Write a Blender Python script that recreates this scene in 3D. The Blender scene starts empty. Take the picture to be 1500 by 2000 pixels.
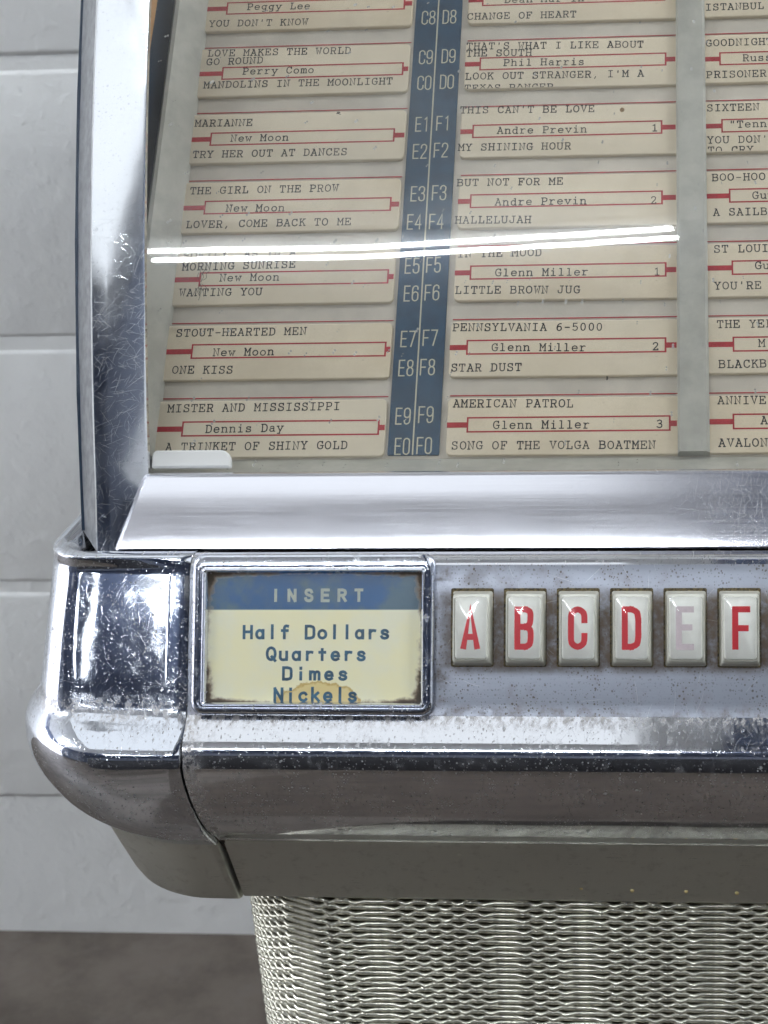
import bpy, bmesh, math, random
from mathutils import Vector, Matrix
R = math.radians
S = bpy.context.scene
random.seed(7)
CAMZ = 0.849                      # camera height above the floor; all builders below use mm from the camera point

# ------------------------------------------------------------------ camera
def setup_camera():
    p, psi, r = R(23.353), R(4.6854), R(-2.0284)
    f0 = Vector((-math.sin(psi), math.cos(psi), 0)); rt = Vector((math.cos(psi), math.sin(psi), 0)); up = Vector((0, 0, 1))
    f = f0*math.cos(p) - up*math.sin(p); u = up*math.cos(p) + f0*math.sin(p)
    X = rt*math.cos(r) + u*math.sin(r); Y = -rt*math.sin(r) + u*math.cos(r); Z = -f
    cam = bpy.data.cameras.new('camera'); o = bpy.data.objects.new('camera', cam); S.collection.objects.link(o)
    M = Matrix.Identity(4)
    for i, c in enumerate((X, Y, Z)):
        for k in range(3): M[k][i] = c[k]
    M[2][3] = CAMZ
    o.matrix_world = M
    cam.sensor_fit = 'VERTICAL'; cam.sensor_height = 24; cam.sensor_width = 18; cam.lens = 36
    cam.shift_x = -(1084.5-750)/2000; cam.shift_y = (1078.3-1000)/2000
    cam.clip_start = 0.02; cam.clip_end = 50
    cam.dof.use_dof = True; cam.dof.focus_distance = 0.455; cam.dof.aperture_fstop = 26
    S.camera = o
setup_camera()

# ------------------------------------------------------------------ world, exposure (indoor: lamps are the ceiling tubes and added panels below)
W = bpy.data.worlds.new('World'); S.world = W; W.use_nodes = True
W.node_tree.nodes['Background'].inputs[0].default_value = (0.63, 0.64, 0.70, 1)
W.node_tree.nodes['Background'].inputs[1].default_value = 1.7
S.view_settings.view_transform = 'Standard'; S.view_settings.look = 'None'; S.view_settings.exposure = 1.18
S.cycles.use_denoising = True
S.cycles.max_bounces = 10; S.cycles.transparent_max_bounces = 16
S.cycles.sample_clamp_indirect = 6
TUBE_POWER = 75.0

# ------------------------------------------------------------------ node helpers
class G:
    def __init__(s, name):
        s.m = bpy.data.materials.new(name); s.m.use_nodes = True; s.t = s.m.node_tree; s.t.nodes.clear()
        s.out = s.t.nodes.new('ShaderNodeOutputMaterial')
    def n(s, typ, ins=None, **kw):
        nd = s.t.nodes.new('ShaderNode'+typ)
        for k, v in kw.items(): setattr(nd, k, v)
        for k, v in (ins or {}).items(): s.set(nd.inputs[k], v)
        return nd
    def set(s, sock, v):
        if isinstance(v, bpy.types.NodeSocket): s.t.links.new(v, sock)
        elif isinstance(v, bpy.types.Node): s.t.links.new(v.outputs[0], sock)
        else:
            if hasattr(sock.default_value, '__len__') and not hasattr(v, '__len__'): v = (v,)*len(sock.default_value)
            if hasattr(v, '__len__') and len(sock.default_value) == 4 and len(v) == 3: v = tuple(v)+(1,)
            sock.default_value = v
    def math(s, op, a, b=0.0, c=0.0, clamp=False):
        nd = s.n('Math', operation=op, use_clamp=clamp); s.set(nd.inputs[0], a); s.set(nd.inputs[1], b); s.set(nd.inputs[2], c); return nd.outputs[0]
    def mix(s, f, a, b):
        nd = s.n('Mix', data_type='RGBA'); s.set(nd.inputs[0], f); s.set(nd.inputs[6], a); s.set(nd.inputs[7], b); return nd.outputs[2]
    def mixf(s, f, a, b):
        nd = s.n('Mix', data_type='FLOAT'); s.set(nd.inputs[0], f); s.set(nd.inputs[2], a); s.set(nd.inputs[3], b); return nd.outputs[0]
    def step(s, v, a, b, lo=0.0, hi=1.0):
        nd = s.n('MapRange', interpolation_type='SMOOTHSTEP'); s.set(nd.inputs[0], v)
        for i, q in enumerate((a, b, lo, hi)): s.set(nd.inputs[i+1], q)
        return nd.outputs[0]
    def mm(s):
        """object coordinates in mm"""
        c = s.n('TexCoord'); v = s.n('VectorMath', operation='SCALE'); s.set(v.inputs[0], c.outputs['Object']); v.inputs[3].default_value = 1000
        return v.outputs[0]
    def noise(s, vec, scale, detail=2, rough=.5, dist=0.0):
        nd = s.n('TexNoise', {'Scale': scale, 'Detail': detail, 'Roughness': rough, 'Distortion': dist}); s.set(nd.inputs['Vector'], vec); return nd.outputs[0]
    def scale(s, vec, k, off=(0, 0, 0), rot=(0, 0, 0)):
        nd = s.n('Mapping'); s.set(nd.inputs[0], vec); nd.inputs[3].default_value = k; nd.inputs[1].default_value = off; nd.inputs[2].default_value = rot; return nd.outputs[0]
    def bump(s, h, strength, dist, normal=None):
        nd = s.n('Bump', {'Strength': strength, 'Distance': dist}); s.set(nd.inputs['Height'], h)
        if normal is not None: s.set(nd.inputs['Normal'], normal)
        return nd.outputs[0]
    def bsdf(s, **kw):
        nd = s.n('BsdfPrincipled')
        for k, v in kw.items(): s.set(nd.inputs[k.replace('_', ' ')], v)
        return nd
    def fresnel(s):          # the same 1.5 index from either side of a thin sheet
        ge = s.n('NewGeometry'); f = s.n('Fresnel'); s.set(f.inputs['IOR'], s.mixf(ge.outputs['Backfacing'], 1.5, 1/1.5)); return f.outputs[0]
    def done(s, sh):
        s.t.links.new(sh.outputs[0] if isinstance(sh, bpy.types.Node) else sh, s.out.inputs[0]); return s.m

def flat2(g, plane):
    """2-D mm coordinates: 'XZ' or 'YZ' for the surface being worn"""
    sp = g.n('SeparateXYZ'); g.set(sp.inputs[0], g.mm()); cb = g.n('CombineXYZ')
    g.set(cb.inputs[0], sp.outputs[0] if plane[0] == 'X' else sp.outputs[1]); g.set(cb.inputs[1], sp.outputs[2]); return cb.outputs[0]

def scratches(g, v, cell, width, seed, bend=1.0, gate=0.0):
    """separate hair scratches: one random short arc per voronoi cell (cell size in mm, width in mm)"""
    k = 1.0/cell
    w = g.n('VectorMath', operation='SCALE'); g.set(w.inputs[0], v); w.inputs[3].default_value = k
    o = g.n('VectorMath', operation='ADD'); g.set(o.inputs[0], w.outputs[0]); o.inputs[1].default_value = (seed*13.7, seed*7.3, 0)
    vo = g.n('TexVoronoi', voronoi_dimensions='2D', feature='F1'); g.set(vo.inputs['Vector'], o.outputs[0]); vo.inputs['Scale'].default_value = 1; vo.inputs['Randomness'].default_value = 1
    d = g.n('VectorMath', operation='SUBTRACT'); g.set(d.inputs[0], o.outputs[0]); g.set(d.inputs[1], vo.outputs['Position'])
    ds = g.n('SeparateXYZ'); g.set(ds.inputs[0], d.outputs[0]); cs = g.n('SeparateColor'); g.set(cs.inputs[0], vo.outputs['Color'])
    ang = g.math('MULTIPLY', cs.outputs[0], 6.283)
    c, sn = g.math('COSINE', ang), g.math('SINE', ang)
    u = g.math('ADD', g.math('MULTIPLY', ds.outputs[0], c), g.math('MULTIPLY', ds.outputs[1], sn))
    t = g.math('SUBTRACT', g.math('MULTIPLY', ds.outputs[1], c), g.math('MULTIPLY', ds.outputs[0], sn))
    curve = g.math('MULTIPLY', g.math('MULTIPLY', g.math('SUBTRACT', cs.outputs[1], .5), bend), g.math('MULTIPLY', u, u))
    t = g.math('ABSOLUTE', g.math('ADD', t, curve))
    line = g.step(t, width*k*.35, width*k, 1, 0)
    ln = g.step(g.math('ABSOLUTE', u), .25, .55, 1, 0)
    on = g.math('GREATER_THAN', cs.outputs[2], gate)
    return g.math('MULTIPLY', g.math('MULTIPLY', line, ln), on)

def pits(g, v, cell, radius, seed, gate=.4):
    k = 1.0/cell
    w = g.n('VectorMath', operation='SCALE'); g.set(w.inputs[0], v); w.inputs[3].default_value = k
    o = g.n('VectorMath', operation='ADD'); g.set(o.inputs[0], w.outputs[0]); o.inputs[1].default_value = (seed*3.7, seed*9.1, 0)
    vo = g.n('TexVoronoi', voronoi_dimensions='2D', feature='F1'); g.set(vo.inputs['Vector'], o.outputs[0]); vo.inputs['Scale'].default_value = 1
    cs = g.n('SeparateColor'); g.set(cs.inputs[0], vo.outputs['Color'])
    rad = g.math('MULTIPLY', g.math('ADD', cs.outputs[0], .35), radius*k)
    m = g.math('LESS_THAN', vo.outputs['Distance'], rad)
    return g.math('MULTIPLY', m, g.math('GREATER_THAN', cs.outputs[1], gate))

def worn_metal(name, plane='XZ', base=(.80, .82, .86), rough=.07, scr=.5, pit=.5, haze=.0, dirt=0.0, satin=0.0, fine=1.0,
               dull=(.40, .40, .40), wave=0.0, brush=0.0, pitgate=.45, dens=None, blotch=0.0, sw=.65, metal=1.0, grime=None):
    g = G(name); v = flat2(g, plane)
    wv = g.n('TexNoise', {'Scale': .03, 'Detail': 1}); g.set(wv.inputs['Vector'], v)
    warp = g.n('VectorMath', operation='MULTIPLY_ADD'); g.set(warp.inputs[0], wv.outputs['Color']); warp.inputs[1].default_value = (6, 6, 0); g.set(warp.inputs[2], v)
    vv = warp.outputs[0]
    m = scratches(g, vv, 9*fine, .045*sw, 1, .9, .35)
    for i, (c, w, b, gt) in enumerate(((5.5*fine, .04, .7, .3), (17*fine, .06, .5, .4), (3.2*fine, .035, .6, .2), (7*fine, .035, .3, .2), (11*fine, .04, .2, .3), (4.2*fine, .03, 1.3, .2))):
        m = g.math('MAXIMUM', m, scratches(g, vv if i % 2 else v, c, w*sw, i+2, b, gt))
    zone = g.step(g.noise(v, .035, 3), .36, .60) if dens is None else dens(g)
    m = g.math('MULTIPLY', m, g.math('MULTIPLY', zone, scr), clamp=True)
    pz = g.step(g.noise(v, .09, 4, .6), .38, .62, .25, 1)
    pt = g.math('MAXIMUM', pits(g, v, 1.7, .2, 5, pitgate), pits(g, vv, 1.0, .12, 8, pitgate+.1))
    big = pits(g, vv, 4.5, .36, 3, .6)
    pt = g.math('MAXIMUM', pt, big)
    pt = g.math('MULTIPLY', pt, g.math('MULTIPLY', pz, pit), clamp=True)
    if blotch:
        bl = g.math('MULTIPLY', g.step(g.noise(v, .55, 5, .75), .60, .66), g.step(g.noise(v, .055, 2), .48, .62))
        pt = g.math('MAXIMUM', pt, g.math('MULTIPLY', bl, blotch), clamp=True)
    wear = g.math('MAXIMUM', m, pt)
    col = g.mix(g.math('MULTIPLY', m, .5), base, (.9, .9, .92))
    col = g.mix(pt, col, dull)
    cloud = g.noise(v, .11, 5, .65)
    rg = g.mixf(g.step(cloud, .35, .75), rough, rough+haze)
    rg = g.mixf(wear, rg, .42)
    rg = g.math('ADD', rg, satin)
    if dirt:
        dz = g.math('MULTIPLY', g.step(g.noise(v, .22, 6, .7), .52, .70), dirt)
        col = g.mix(dz, col, (.16, .125, .09)); rg = g.mixf(dz, rg, .75)
        met = g.math('SUBTRACT', 1.0, g.math('MULTIPLY', dz, .9))
    else: met = 1.0
    met = g.math('MULTIPLY', met, g.mixf(pt, metal, .35*metal))
    if grime:
        gm = g.math('MULTIPLY', grime(g), g.step(g.noise(v, .45, 6, .75), .42, .66), clamp=True); gm = g.math('MULTIPLY', gm, .65)
        col = g.mix(gm, col, g.mix(g.noise(v, 1.1, 3), (.10, .07, .04), (.28, .20, .12))); rg = g.mixf(gm, rg, .8); met = g.math('MULTIPLY', met, g.mixf(gm, 1, .1))
    h = g.math('ADD', g.math('MULTIPLY', wear, -.008), g.math('MULTIPLY', g.noise(v, .05, 2), wave))
    if brush:
        st = g.noise(g.scale(v, (.02, 4.0, 1)), 1.0, 3, .6); h = g.math('ADD', h, g.math('MULTIPLY', st, brush))
        rg = g.math('ADD', rg, g.math('MULTIPLY', g.math('SUBTRACT', st, .5), .25))
    nrm = g.bump(h, 1.0, .001)
    return g.done(g.bsdf(Base_Color=col, Metallic=met, Roughness=rg, Normal=nrm))

def plain(name, col, rough=.5, metal=0.0, spec=.5, mottle=0.0, mscale=.4, bump=0.0):
    g = G(name); c = col; kw = {}
    if mottle:
        v = g.mm(); nz = g.noise(v, mscale, 5, .6)
        c = g.mix(g.step(nz, .3, .7), tuple(x*(1-mottle) for x in col), tuple(min(1, x*(1+mottle*.6)) for x in col))
        if bump: kw['Normal'] = g.bump(nz, 1.0, bump/1000)
    b = g.bsdf(Base_Color=c, Roughness=rough, Metallic=metal, **kw)
    b.inputs['Specular IOR Level'].default_value = spec
    return g.done(b)

# ------------------------------------------------------------------ object helpers
def V(p): return Vector((p[0]/1000, p[1]/1000, p[2]/1000+CAMZ))

def wloc(o):
    l = Vector((0, 0, 0))
    while o is not None: l += o.location; o = o.parent
    return l

def obj(name, verts, faces, mat, parent=None, smooth=None, origin=None, mats=None, fm=None):
    """verts in mm from the camera point; origin (same units) places the object's own origin"""
    pl = wloc(parent) if parent else Vector((0, 0, 0))
    ow = V(origin) if origin is not None else (V(verts[0]) if parent is None else pl.copy())
    me = bpy.data.meshes.new(name)
    me.from_pydata([tuple(V(v)-ow) for v in verts], [], faces)
    for m_ in (mats or [mat]): me.materials.append(m_)
    if fm: me.polygons.foreach_set('material_index', fm)
    if smooth is not None:
        me.polygons.foreach_set('use_smooth', [True]*len(me.polygons)); me.update(); me.set_sharp_from_angle(angle=R(smooth))
    me.update()
    o = bpy.data.objects.new(name, me); S.collection.objects.link(o)
    o.location = ow-pl
    if parent: o.parent = parent
    return o

def fixn(o):
    bm = bmesh.new(); bm.from_mesh(o.data); bmesh.ops.recalc_face_normals(bm, faces=bm.faces); bm.to_mesh(o.data); bm.free(); return o

def empty(name, p, **kw):
    o = bpy.data.objects.new(name, None); S.collection.objects.link(o); o.location = V(p); o.empty_display_size = .02
    for k, v in kw.items(): o[k] = v
    return o
def tag(o, **kw):
    for k, v in kw.items(): o[k] = v
    return o

class Pl:
    """a plane in the machine: x right, y up along it, h out of it towards the viewer"""
    def __init__(s, o, uy): s.o = Vector(o); s.ux = Vector((1, 0, 0)); s.uy = Vector(uy).normalized(); s.n = s.ux.cross(s.uy).normalized()
    def __call__(s, x, y, h=0): return s.o + s.ux*x + s.uy*y + s.n*h
a_ = R(43.069)
TP = Pl((0, 560.56, 0), (0, math.sin(a_), math.cos(a_)))         # title rack plane (card faces)
KP = Pl((0, 361, -204), (0, 19, 37))                             # key plate plane
S0 = -59.84; PITCH = 25.4

def rrect(x0, x1, y0, y1, r, n=4, ins=0.0, rs=None):
    """rounded rectangle outline; rs = radii for corners (bl, br, tr, tl)"""
    rs = rs or (r,)*4; x0 += ins; x1 -= ins; y0 += ins; y1 -= ins; out = []
    for (cx, cy, sx, sy, a0), rr in zip(((x0, y0, 1, 1, 180), (x1, y0, -1, 1, 270), (x1, y1, -1, -1, 0), (x0, y1, 1, -1, 90)), rs):
        rr = max(rr-ins, 0.02)
        for i in range(n+1):
            t = R(a0+90*i/n); out.append((cx+sx*rr+rr*math.cos(t), cy+sy*rr+rr*math.sin(t)))
    return out

def rings(rs, caps=(True, True), loop=False):
    n = len(rs[0]); vs = [p for r_ in rs for p in r_]; fs = []
    m = len(rs)
    for i in range(m if loop else m-1):
        a, b = i*n, ((i+1) % m)*n
        for k in range(n):
            k2 = (k+1) % n; fs.append((a+k, a+k2, b+k2, b+k))
    if not loop:
        if caps[0]: fs.append(tuple(range(n))[::-1])
        if caps[1]: fs.append(tuple((m-1)*n+k for k in range(n)))
    return vs, fs

def pad(pl, x0, x1, y0, y1, h0, h1, r=.5, bev=.3, rs=None, n=4):
    """rounded bevelled slab on plane pl from height h0 to h1"""
    rr = [[pl(x, y, h) for x, y in rrect(x0, x1, y0, y1, r, n, i, rs)] for i, h in ((0, h0), (0, h1-bev), (bev*.3, h1-bev*.3), (bev, h1))]
    return rings(rr)

def join(*parts):
    vs, fs = [], []
    for v, f in parts:
        b = len(vs); vs += list(v); fs += [tuple(i+b for i in q) for q in f]
    return vs, fs

def extrude(prof, x0, x1, seg=1, closed=False):
    """profile [(Y,Z)] swept along X; ends capped when closed"""
    vs = []; n = len(prof)
    for i in range(seg+1):
        x = x0+(x1-x0)*i/seg; vs += [(x, y, z) for y, z in prof]
    fs = []
    for i in range(seg):
        for k in range(n if closed else n-1):
            k2 = (k+1) % n; fs.append((i*n+k, (i+1)*n+k, (i+1)*n+k2, i*n+k2))
    if closed: fs.append(tuple(range(n))); fs.append(tuple(seg*n+k for k in range(n))[::-1])
    return vs, fs

def smooth_path(pts, sub):
    """chord-length Hermite curve through uneven points (first two numbers give the chord)"""
    n = len(pts); t = [0.0]
    for a, b in zip(pts, pts[1:]): t.append(t[-1]+max(1e-4, math.hypot(b[0]-a[0], b[1]-a[1])))
    tg = []
    for i in range(n):
        if i == 0: m = [(b-a)/(t[1]-t[0]) for a, b in zip(pts[0], pts[1])]
        elif i == n-1: m = [(b-a)/(t[-1]-t[-2]) for a, b in zip(pts[-2], pts[-1])]
        else:
            h0, h1 = t[i]-t[i-1], t[i+1]-t[i]
            m = [((c-b)/h1*h0+(b-a)/h0*h1)/(h0+h1) for a, b, c in zip(pts[i-1], pts[i], pts[i+1])]
        tg.append(m)
    out = []
    for i in range(n-1):
        h = t[i+1]-t[i]
        for k in range(sub):
            u = k/sub; a0, a1, b0, b1 = 2*u**3-3*u*u+1, u**3-2*u*u+u, -2*u**3+3*u*u, u**3-u*u
            out.append(tuple(a0*p+a1*h*m+b0*q+b1*h*w for p, m, q, w in zip(pts[i], tg[i], pts[i+1], tg[i+1])))
    out.append(tuple(pts[-1])); return out

def catmull(pts, sub):
    out = []; n = len(pts)
    for i in range(n-1):
        p0, p1, p2, p3 = pts[max(i-1, 0)], pts[i], pts[i+1], pts[min(i+2, n-1)]
        for k in range(sub):
            t = k/sub
            out.append(tuple(.5*((2*b)+(-a+c)*t+(2*a-5*b+4*c-d)*t*t+(-a+3*b-3*c+d)*t**3) for a, b, c, d in zip(p0, p1, p2, p3)))
    out.append(tuple(pts[-1])); return out
# ------------------------------------------------------------------ lettering: stroke alphabets ('~' smooth stroke, '!' closed smooth loop)
TW = {
'A': "4,10 .8,0;4,10 7.2,0;2.1,3.6 5.9,3.6;0,0 2.2,0;5.8,0 8,0;2.4,10 4,10",
'B': "1.3,0 1.3,10;.3,10 4.5,10;.3,0 5,0;1.3,5.3 5,5.3;~4.5,10 6.6,9.3 6.8,7.6 6.2,5.9 5,5.3;~5,5.3 7,4.6 7.5,2.7 6.9,.7 5,0",
'C': "~7,7.2 6.3,9.2 4.2,10 1.6,8.6 .8,5 1.6,1.4 4.2,0 6.4,.7 7.4,2.4;7,10 7,7.2",
'D': "1.5,0 1.5,10;.4,10 4,10;.4,0 4,0;~4,10 6.6,8.6 7.3,5 6.6,1.4 4,0",
'E': "1.5,0 1.5,10;.4,10 7,10 7,7.6;.4,0 7.4,0 7.4,2.6;1.5,5.1 4.8,5.1;4.8,6.4 4.8,3.8",
'F': "1.7,0 1.7,10;.6,10 7.3,10 7.3,7.6;.6,0 4.2,0;1.7,5.1 5,5.1;5,6.4 5,3.8",
'G': "~6.8,7.4 6,9.3 4,10 1.5,8.6 .7,5 1.5,1.4 4,0 5.8,.3 7,1.2;7,1.2 7,4.4;4.6,4.4 8,4.4;6.8,10 6.8,7.4",
'H': "1.2,0 1.2,10;6.8,0 6.8,10;1.2,5.1 6.8,5.1;0,0 2.6,0;5.4,0 8,0;0,10 2.6,10;5.4,10 8,10",
'I': "4,0 4,10;1.4,0 6.6,0;1.4,10 6.6,10",
'J': "5.6,10 5.6,3;~5.6,3 5.2,.7 3.2,0 1.2,.8 .8,2.2 .8,3.6;3.4,10 7.6,10",
'K': "1.4,0 1.4,10;.3,10 2.9,10;.3,0 2.9,0;1.4,4 6.6,10;~3.2,6 5.4,4 6.9,0;5.2,10 7.7,10;6.2,0 8,0",
'L': "2.2,0 2.2,10;.8,10 4,10;.8,0 7.3,0 7.3,3.2",
'M': "1,0 1,10;7,0 7,10;1,10 4,4 7,10;0,0 2.5,0;5.5,0 8,0;0,10 1,10;7,10 8,10",
'N': "1.3,0 1.3,10 6.6,0 6.6,10;.2,0 2.6,0;.2,10 1.3,10;5.3,10 8,10",
'O': "!4,10 1.4,8.4 .6,5 1.4,1.6 4,0 6.6,1.6 7.4,5 6.6,8.4",
'P': "1.6,0 1.6,10;.4,10 4.6,10;.4,0 4,0;~4.6,10 6.8,9.2 7.2,7.2 6.6,5.2 4.4,4.5;1.6,4.5 4.4,4.5",
'R': "1.5,0 1.5,10;.4,10 4.6,10;.4,0 3.2,0;~4.6,10 6.6,9.3 7,7.4 6.4,5.4 4.4,4.8;1.5,4.8 4.4,4.8;~4,4.8 5.4,3.4 6.6,0;6.3,0 8,0",
'S': "~6.6,7.4 5.8,9.4 4,10 1.8,9.4 1.2,7.6 2,5.9 4,5.2 6.3,4.4 7,2.5 6.2,.6 4,0 1.8,.6 1,2.6;6.6,10 6.6,7.4;1,0 1,2.6",
'T': "4,0 4,10;.6,7.4 .6,10 7.4,10 7.4,7.4;2.2,0 5.8,0",
'U': "1.2,10 1.2,3.4;6.8,10 6.8,3.4;~1.2,3.4 1.8,.9 4,0 6.2,.9 6.8,3.4;.1,10 2.6,10;5.4,10 7.9,10",
'V': "1,10 4,0 7,10;0,10 2.4,10;5.6,10 8,10",
'W': "1,10 2.2,0 4,6.6 5.8,0 7,10;0,10 2.4,10;5.6,10 8,10",
'X': "1,0 6.8,10;1.2,10 7,0;0,0 2.4,0;5.6,0 8,0;.2,10 2.5,10;5.5,10 7.8,10",
'Y': "1,10 4,5 7,10;4,5 4,0;0,10 2.3,10;5.7,10 8,10;2.3,0 5.7,0",
'0': "!4,10 2,8.6 1.3,5 2,1.4 4,0 6,1.4 6.7,5 6,8.6",
'1': "1.8,8.6 4,10 4,0;1.6,0 6.4,0",
'2': "~1.4,7.8 2,9.4 4,10 6,9.2 6.5,7.4 5.6,5.2 3.4,2.8 1.2,0;1.2,0 6.8,0 6.8,1.4",
'3': "~1.5,8.8 3.8,10 6.1,9.2 6.3,7.2 5.4,5.7 3.4,5.3;~3.4,5.3 6,4.7 6.9,2.6 5.8,.6 3.6,0 1.1,1.1",
'5': "6.2,10 1.9,10 1.7,5.3;~1.7,5.3 4,6.2 6.3,5 6.8,3 6,.8 3.8,0 1.3,1",
'6': "~6.4,9.6 4,9.2 2.2,7 1.4,4 1.9,1.2 4,0 6.2,1.1 6.7,3.2 5.8,5.3 4,5.9 2.2,5 1.5,3.4",
"'": "4,10 3.8,7.2", ',': "4.4,1 3,-2.2", '-': "1.4,4.4 6.6,4.4", '"': "2.6,10 2.4,7;5.4,10 5.2,7",
'a': "~1.6,5.6 2.6,6.7 4.2,6.9 5.7,6.2 6,4.8;6,4.8 6,.6;~6,3.9 3.6,3.9 1.5,3.2 1.1,1.7 1.9,.3 3.6,0 5,.5 6,1.6;6,.2 7.4,0",
'd': "6.2,10 6.2,0;4.6,10 6.2,10;6.2,0 7.6,0;!3.7,6.8 1.6,5.8 .9,3.4 1.6,1 3.7,0 5.7,1.1 6.2,3.4 5.7,5.7",
'e': "1,3.6 7,3.6;~7,3.6 6.4,6 4,6.9 1.7,5.9 .9,3.4 1.8,.9 4.2,0 6.6,1",
'g': "!3.7,6.8 1.6,5.8 .9,3.6 1.6,1.4 3.7,.4 5.7,1.4 6.2,3.6 5.7,5.8;6.2,6.8 6.2,-1;~6.2,-1 5.6,-2.7 4,-3 1.8,-3;6.2,6.8 7.4,6.8",
'h': "1.4,0 1.4,10;.3,10 1.4,10;.3,0 2.7,0;~1.4,4.9 2.8,6.5 4.4,6.9 6,6.2 6.4,4.6;6.4,4.6 6.4,0;5.2,0 7.7,0",
'i': "4,0 4,6.8;2,6.8 4,6.8;1.5,0 6.5,0;4,9.2 4,10.4",
'l': "4,0 4,10;2,10 4,10;1.5,0 6.5,0",
'm': ".8,0 .8,6.8;0,6.8 .8,6.8;~.8,5.4 1.8,6.7 2.9,6.9 3.9,6.1 4,4.8;4,4.8 4,0;~4,5.4 5,6.7 6.1,6.9 7.1,6.1 7.3,4.8;7.3,4.8 7.3,0;0,0 1.7,0;3.3,0 4.9,0;6.5,0 8.2,0",
'n': "1.4,0 1.4,6.8;.3,6.8 1.4,6.8;.3,0 2.7,0;~1.4,4.9 2.8,6.5 4.4,6.9 6,6.2 6.4,4.6;6.4,4.6 6.4,0;5.2,0 7.7,0",
'o': "!4,6.9 1.7,5.8 .9,3.4 1.7,1 4,0 6.3,1 7.1,3.4 6.3,5.8",
'r': "2.4,0 2.4,6.8;.8,6.8 2.4,6.8;.8,0 5,0;~2.4,4.4 4,6.2 5.6,6.9 7,6.3",
's': "~6.2,5.2 5.6,6.6 4,6.9 2.1,6.5 1.6,5.2 2.4,4 4.2,3.6 6,3 6.7,1.7 6,.4 4,0 2,.4 1.4,1.8;6.2,6.8 6.2,5.2;1.4,0 1.4,1.8",
'u': "1.4,6.8 1.4,2.2;~1.4,2.2 1.9,.6 3.4,0 5,.4 6.4,2;6.4,6.8 6.4,0;.2,6.8 1.4,6.8;5,6.8 6.4,6.8;6.4,0 7.6,0",
'v': "1,6.8 4,0 7,6.8;0,6.8 2.4,6.8;5.6,6.8 8,6.8",
'w': ".9,6.8 2.3,0 4,4.6 5.7,0 7.1,6.8;0,6.8 2.2,6.8;5.8,6.8 8,6.8",
'y': "1,6.8 4,.2;7,6.8 2.8,-3;0,6.8 2.4,6.8;5.6,6.8 8,6.8;1,-3 3.8,-3",
}
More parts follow.
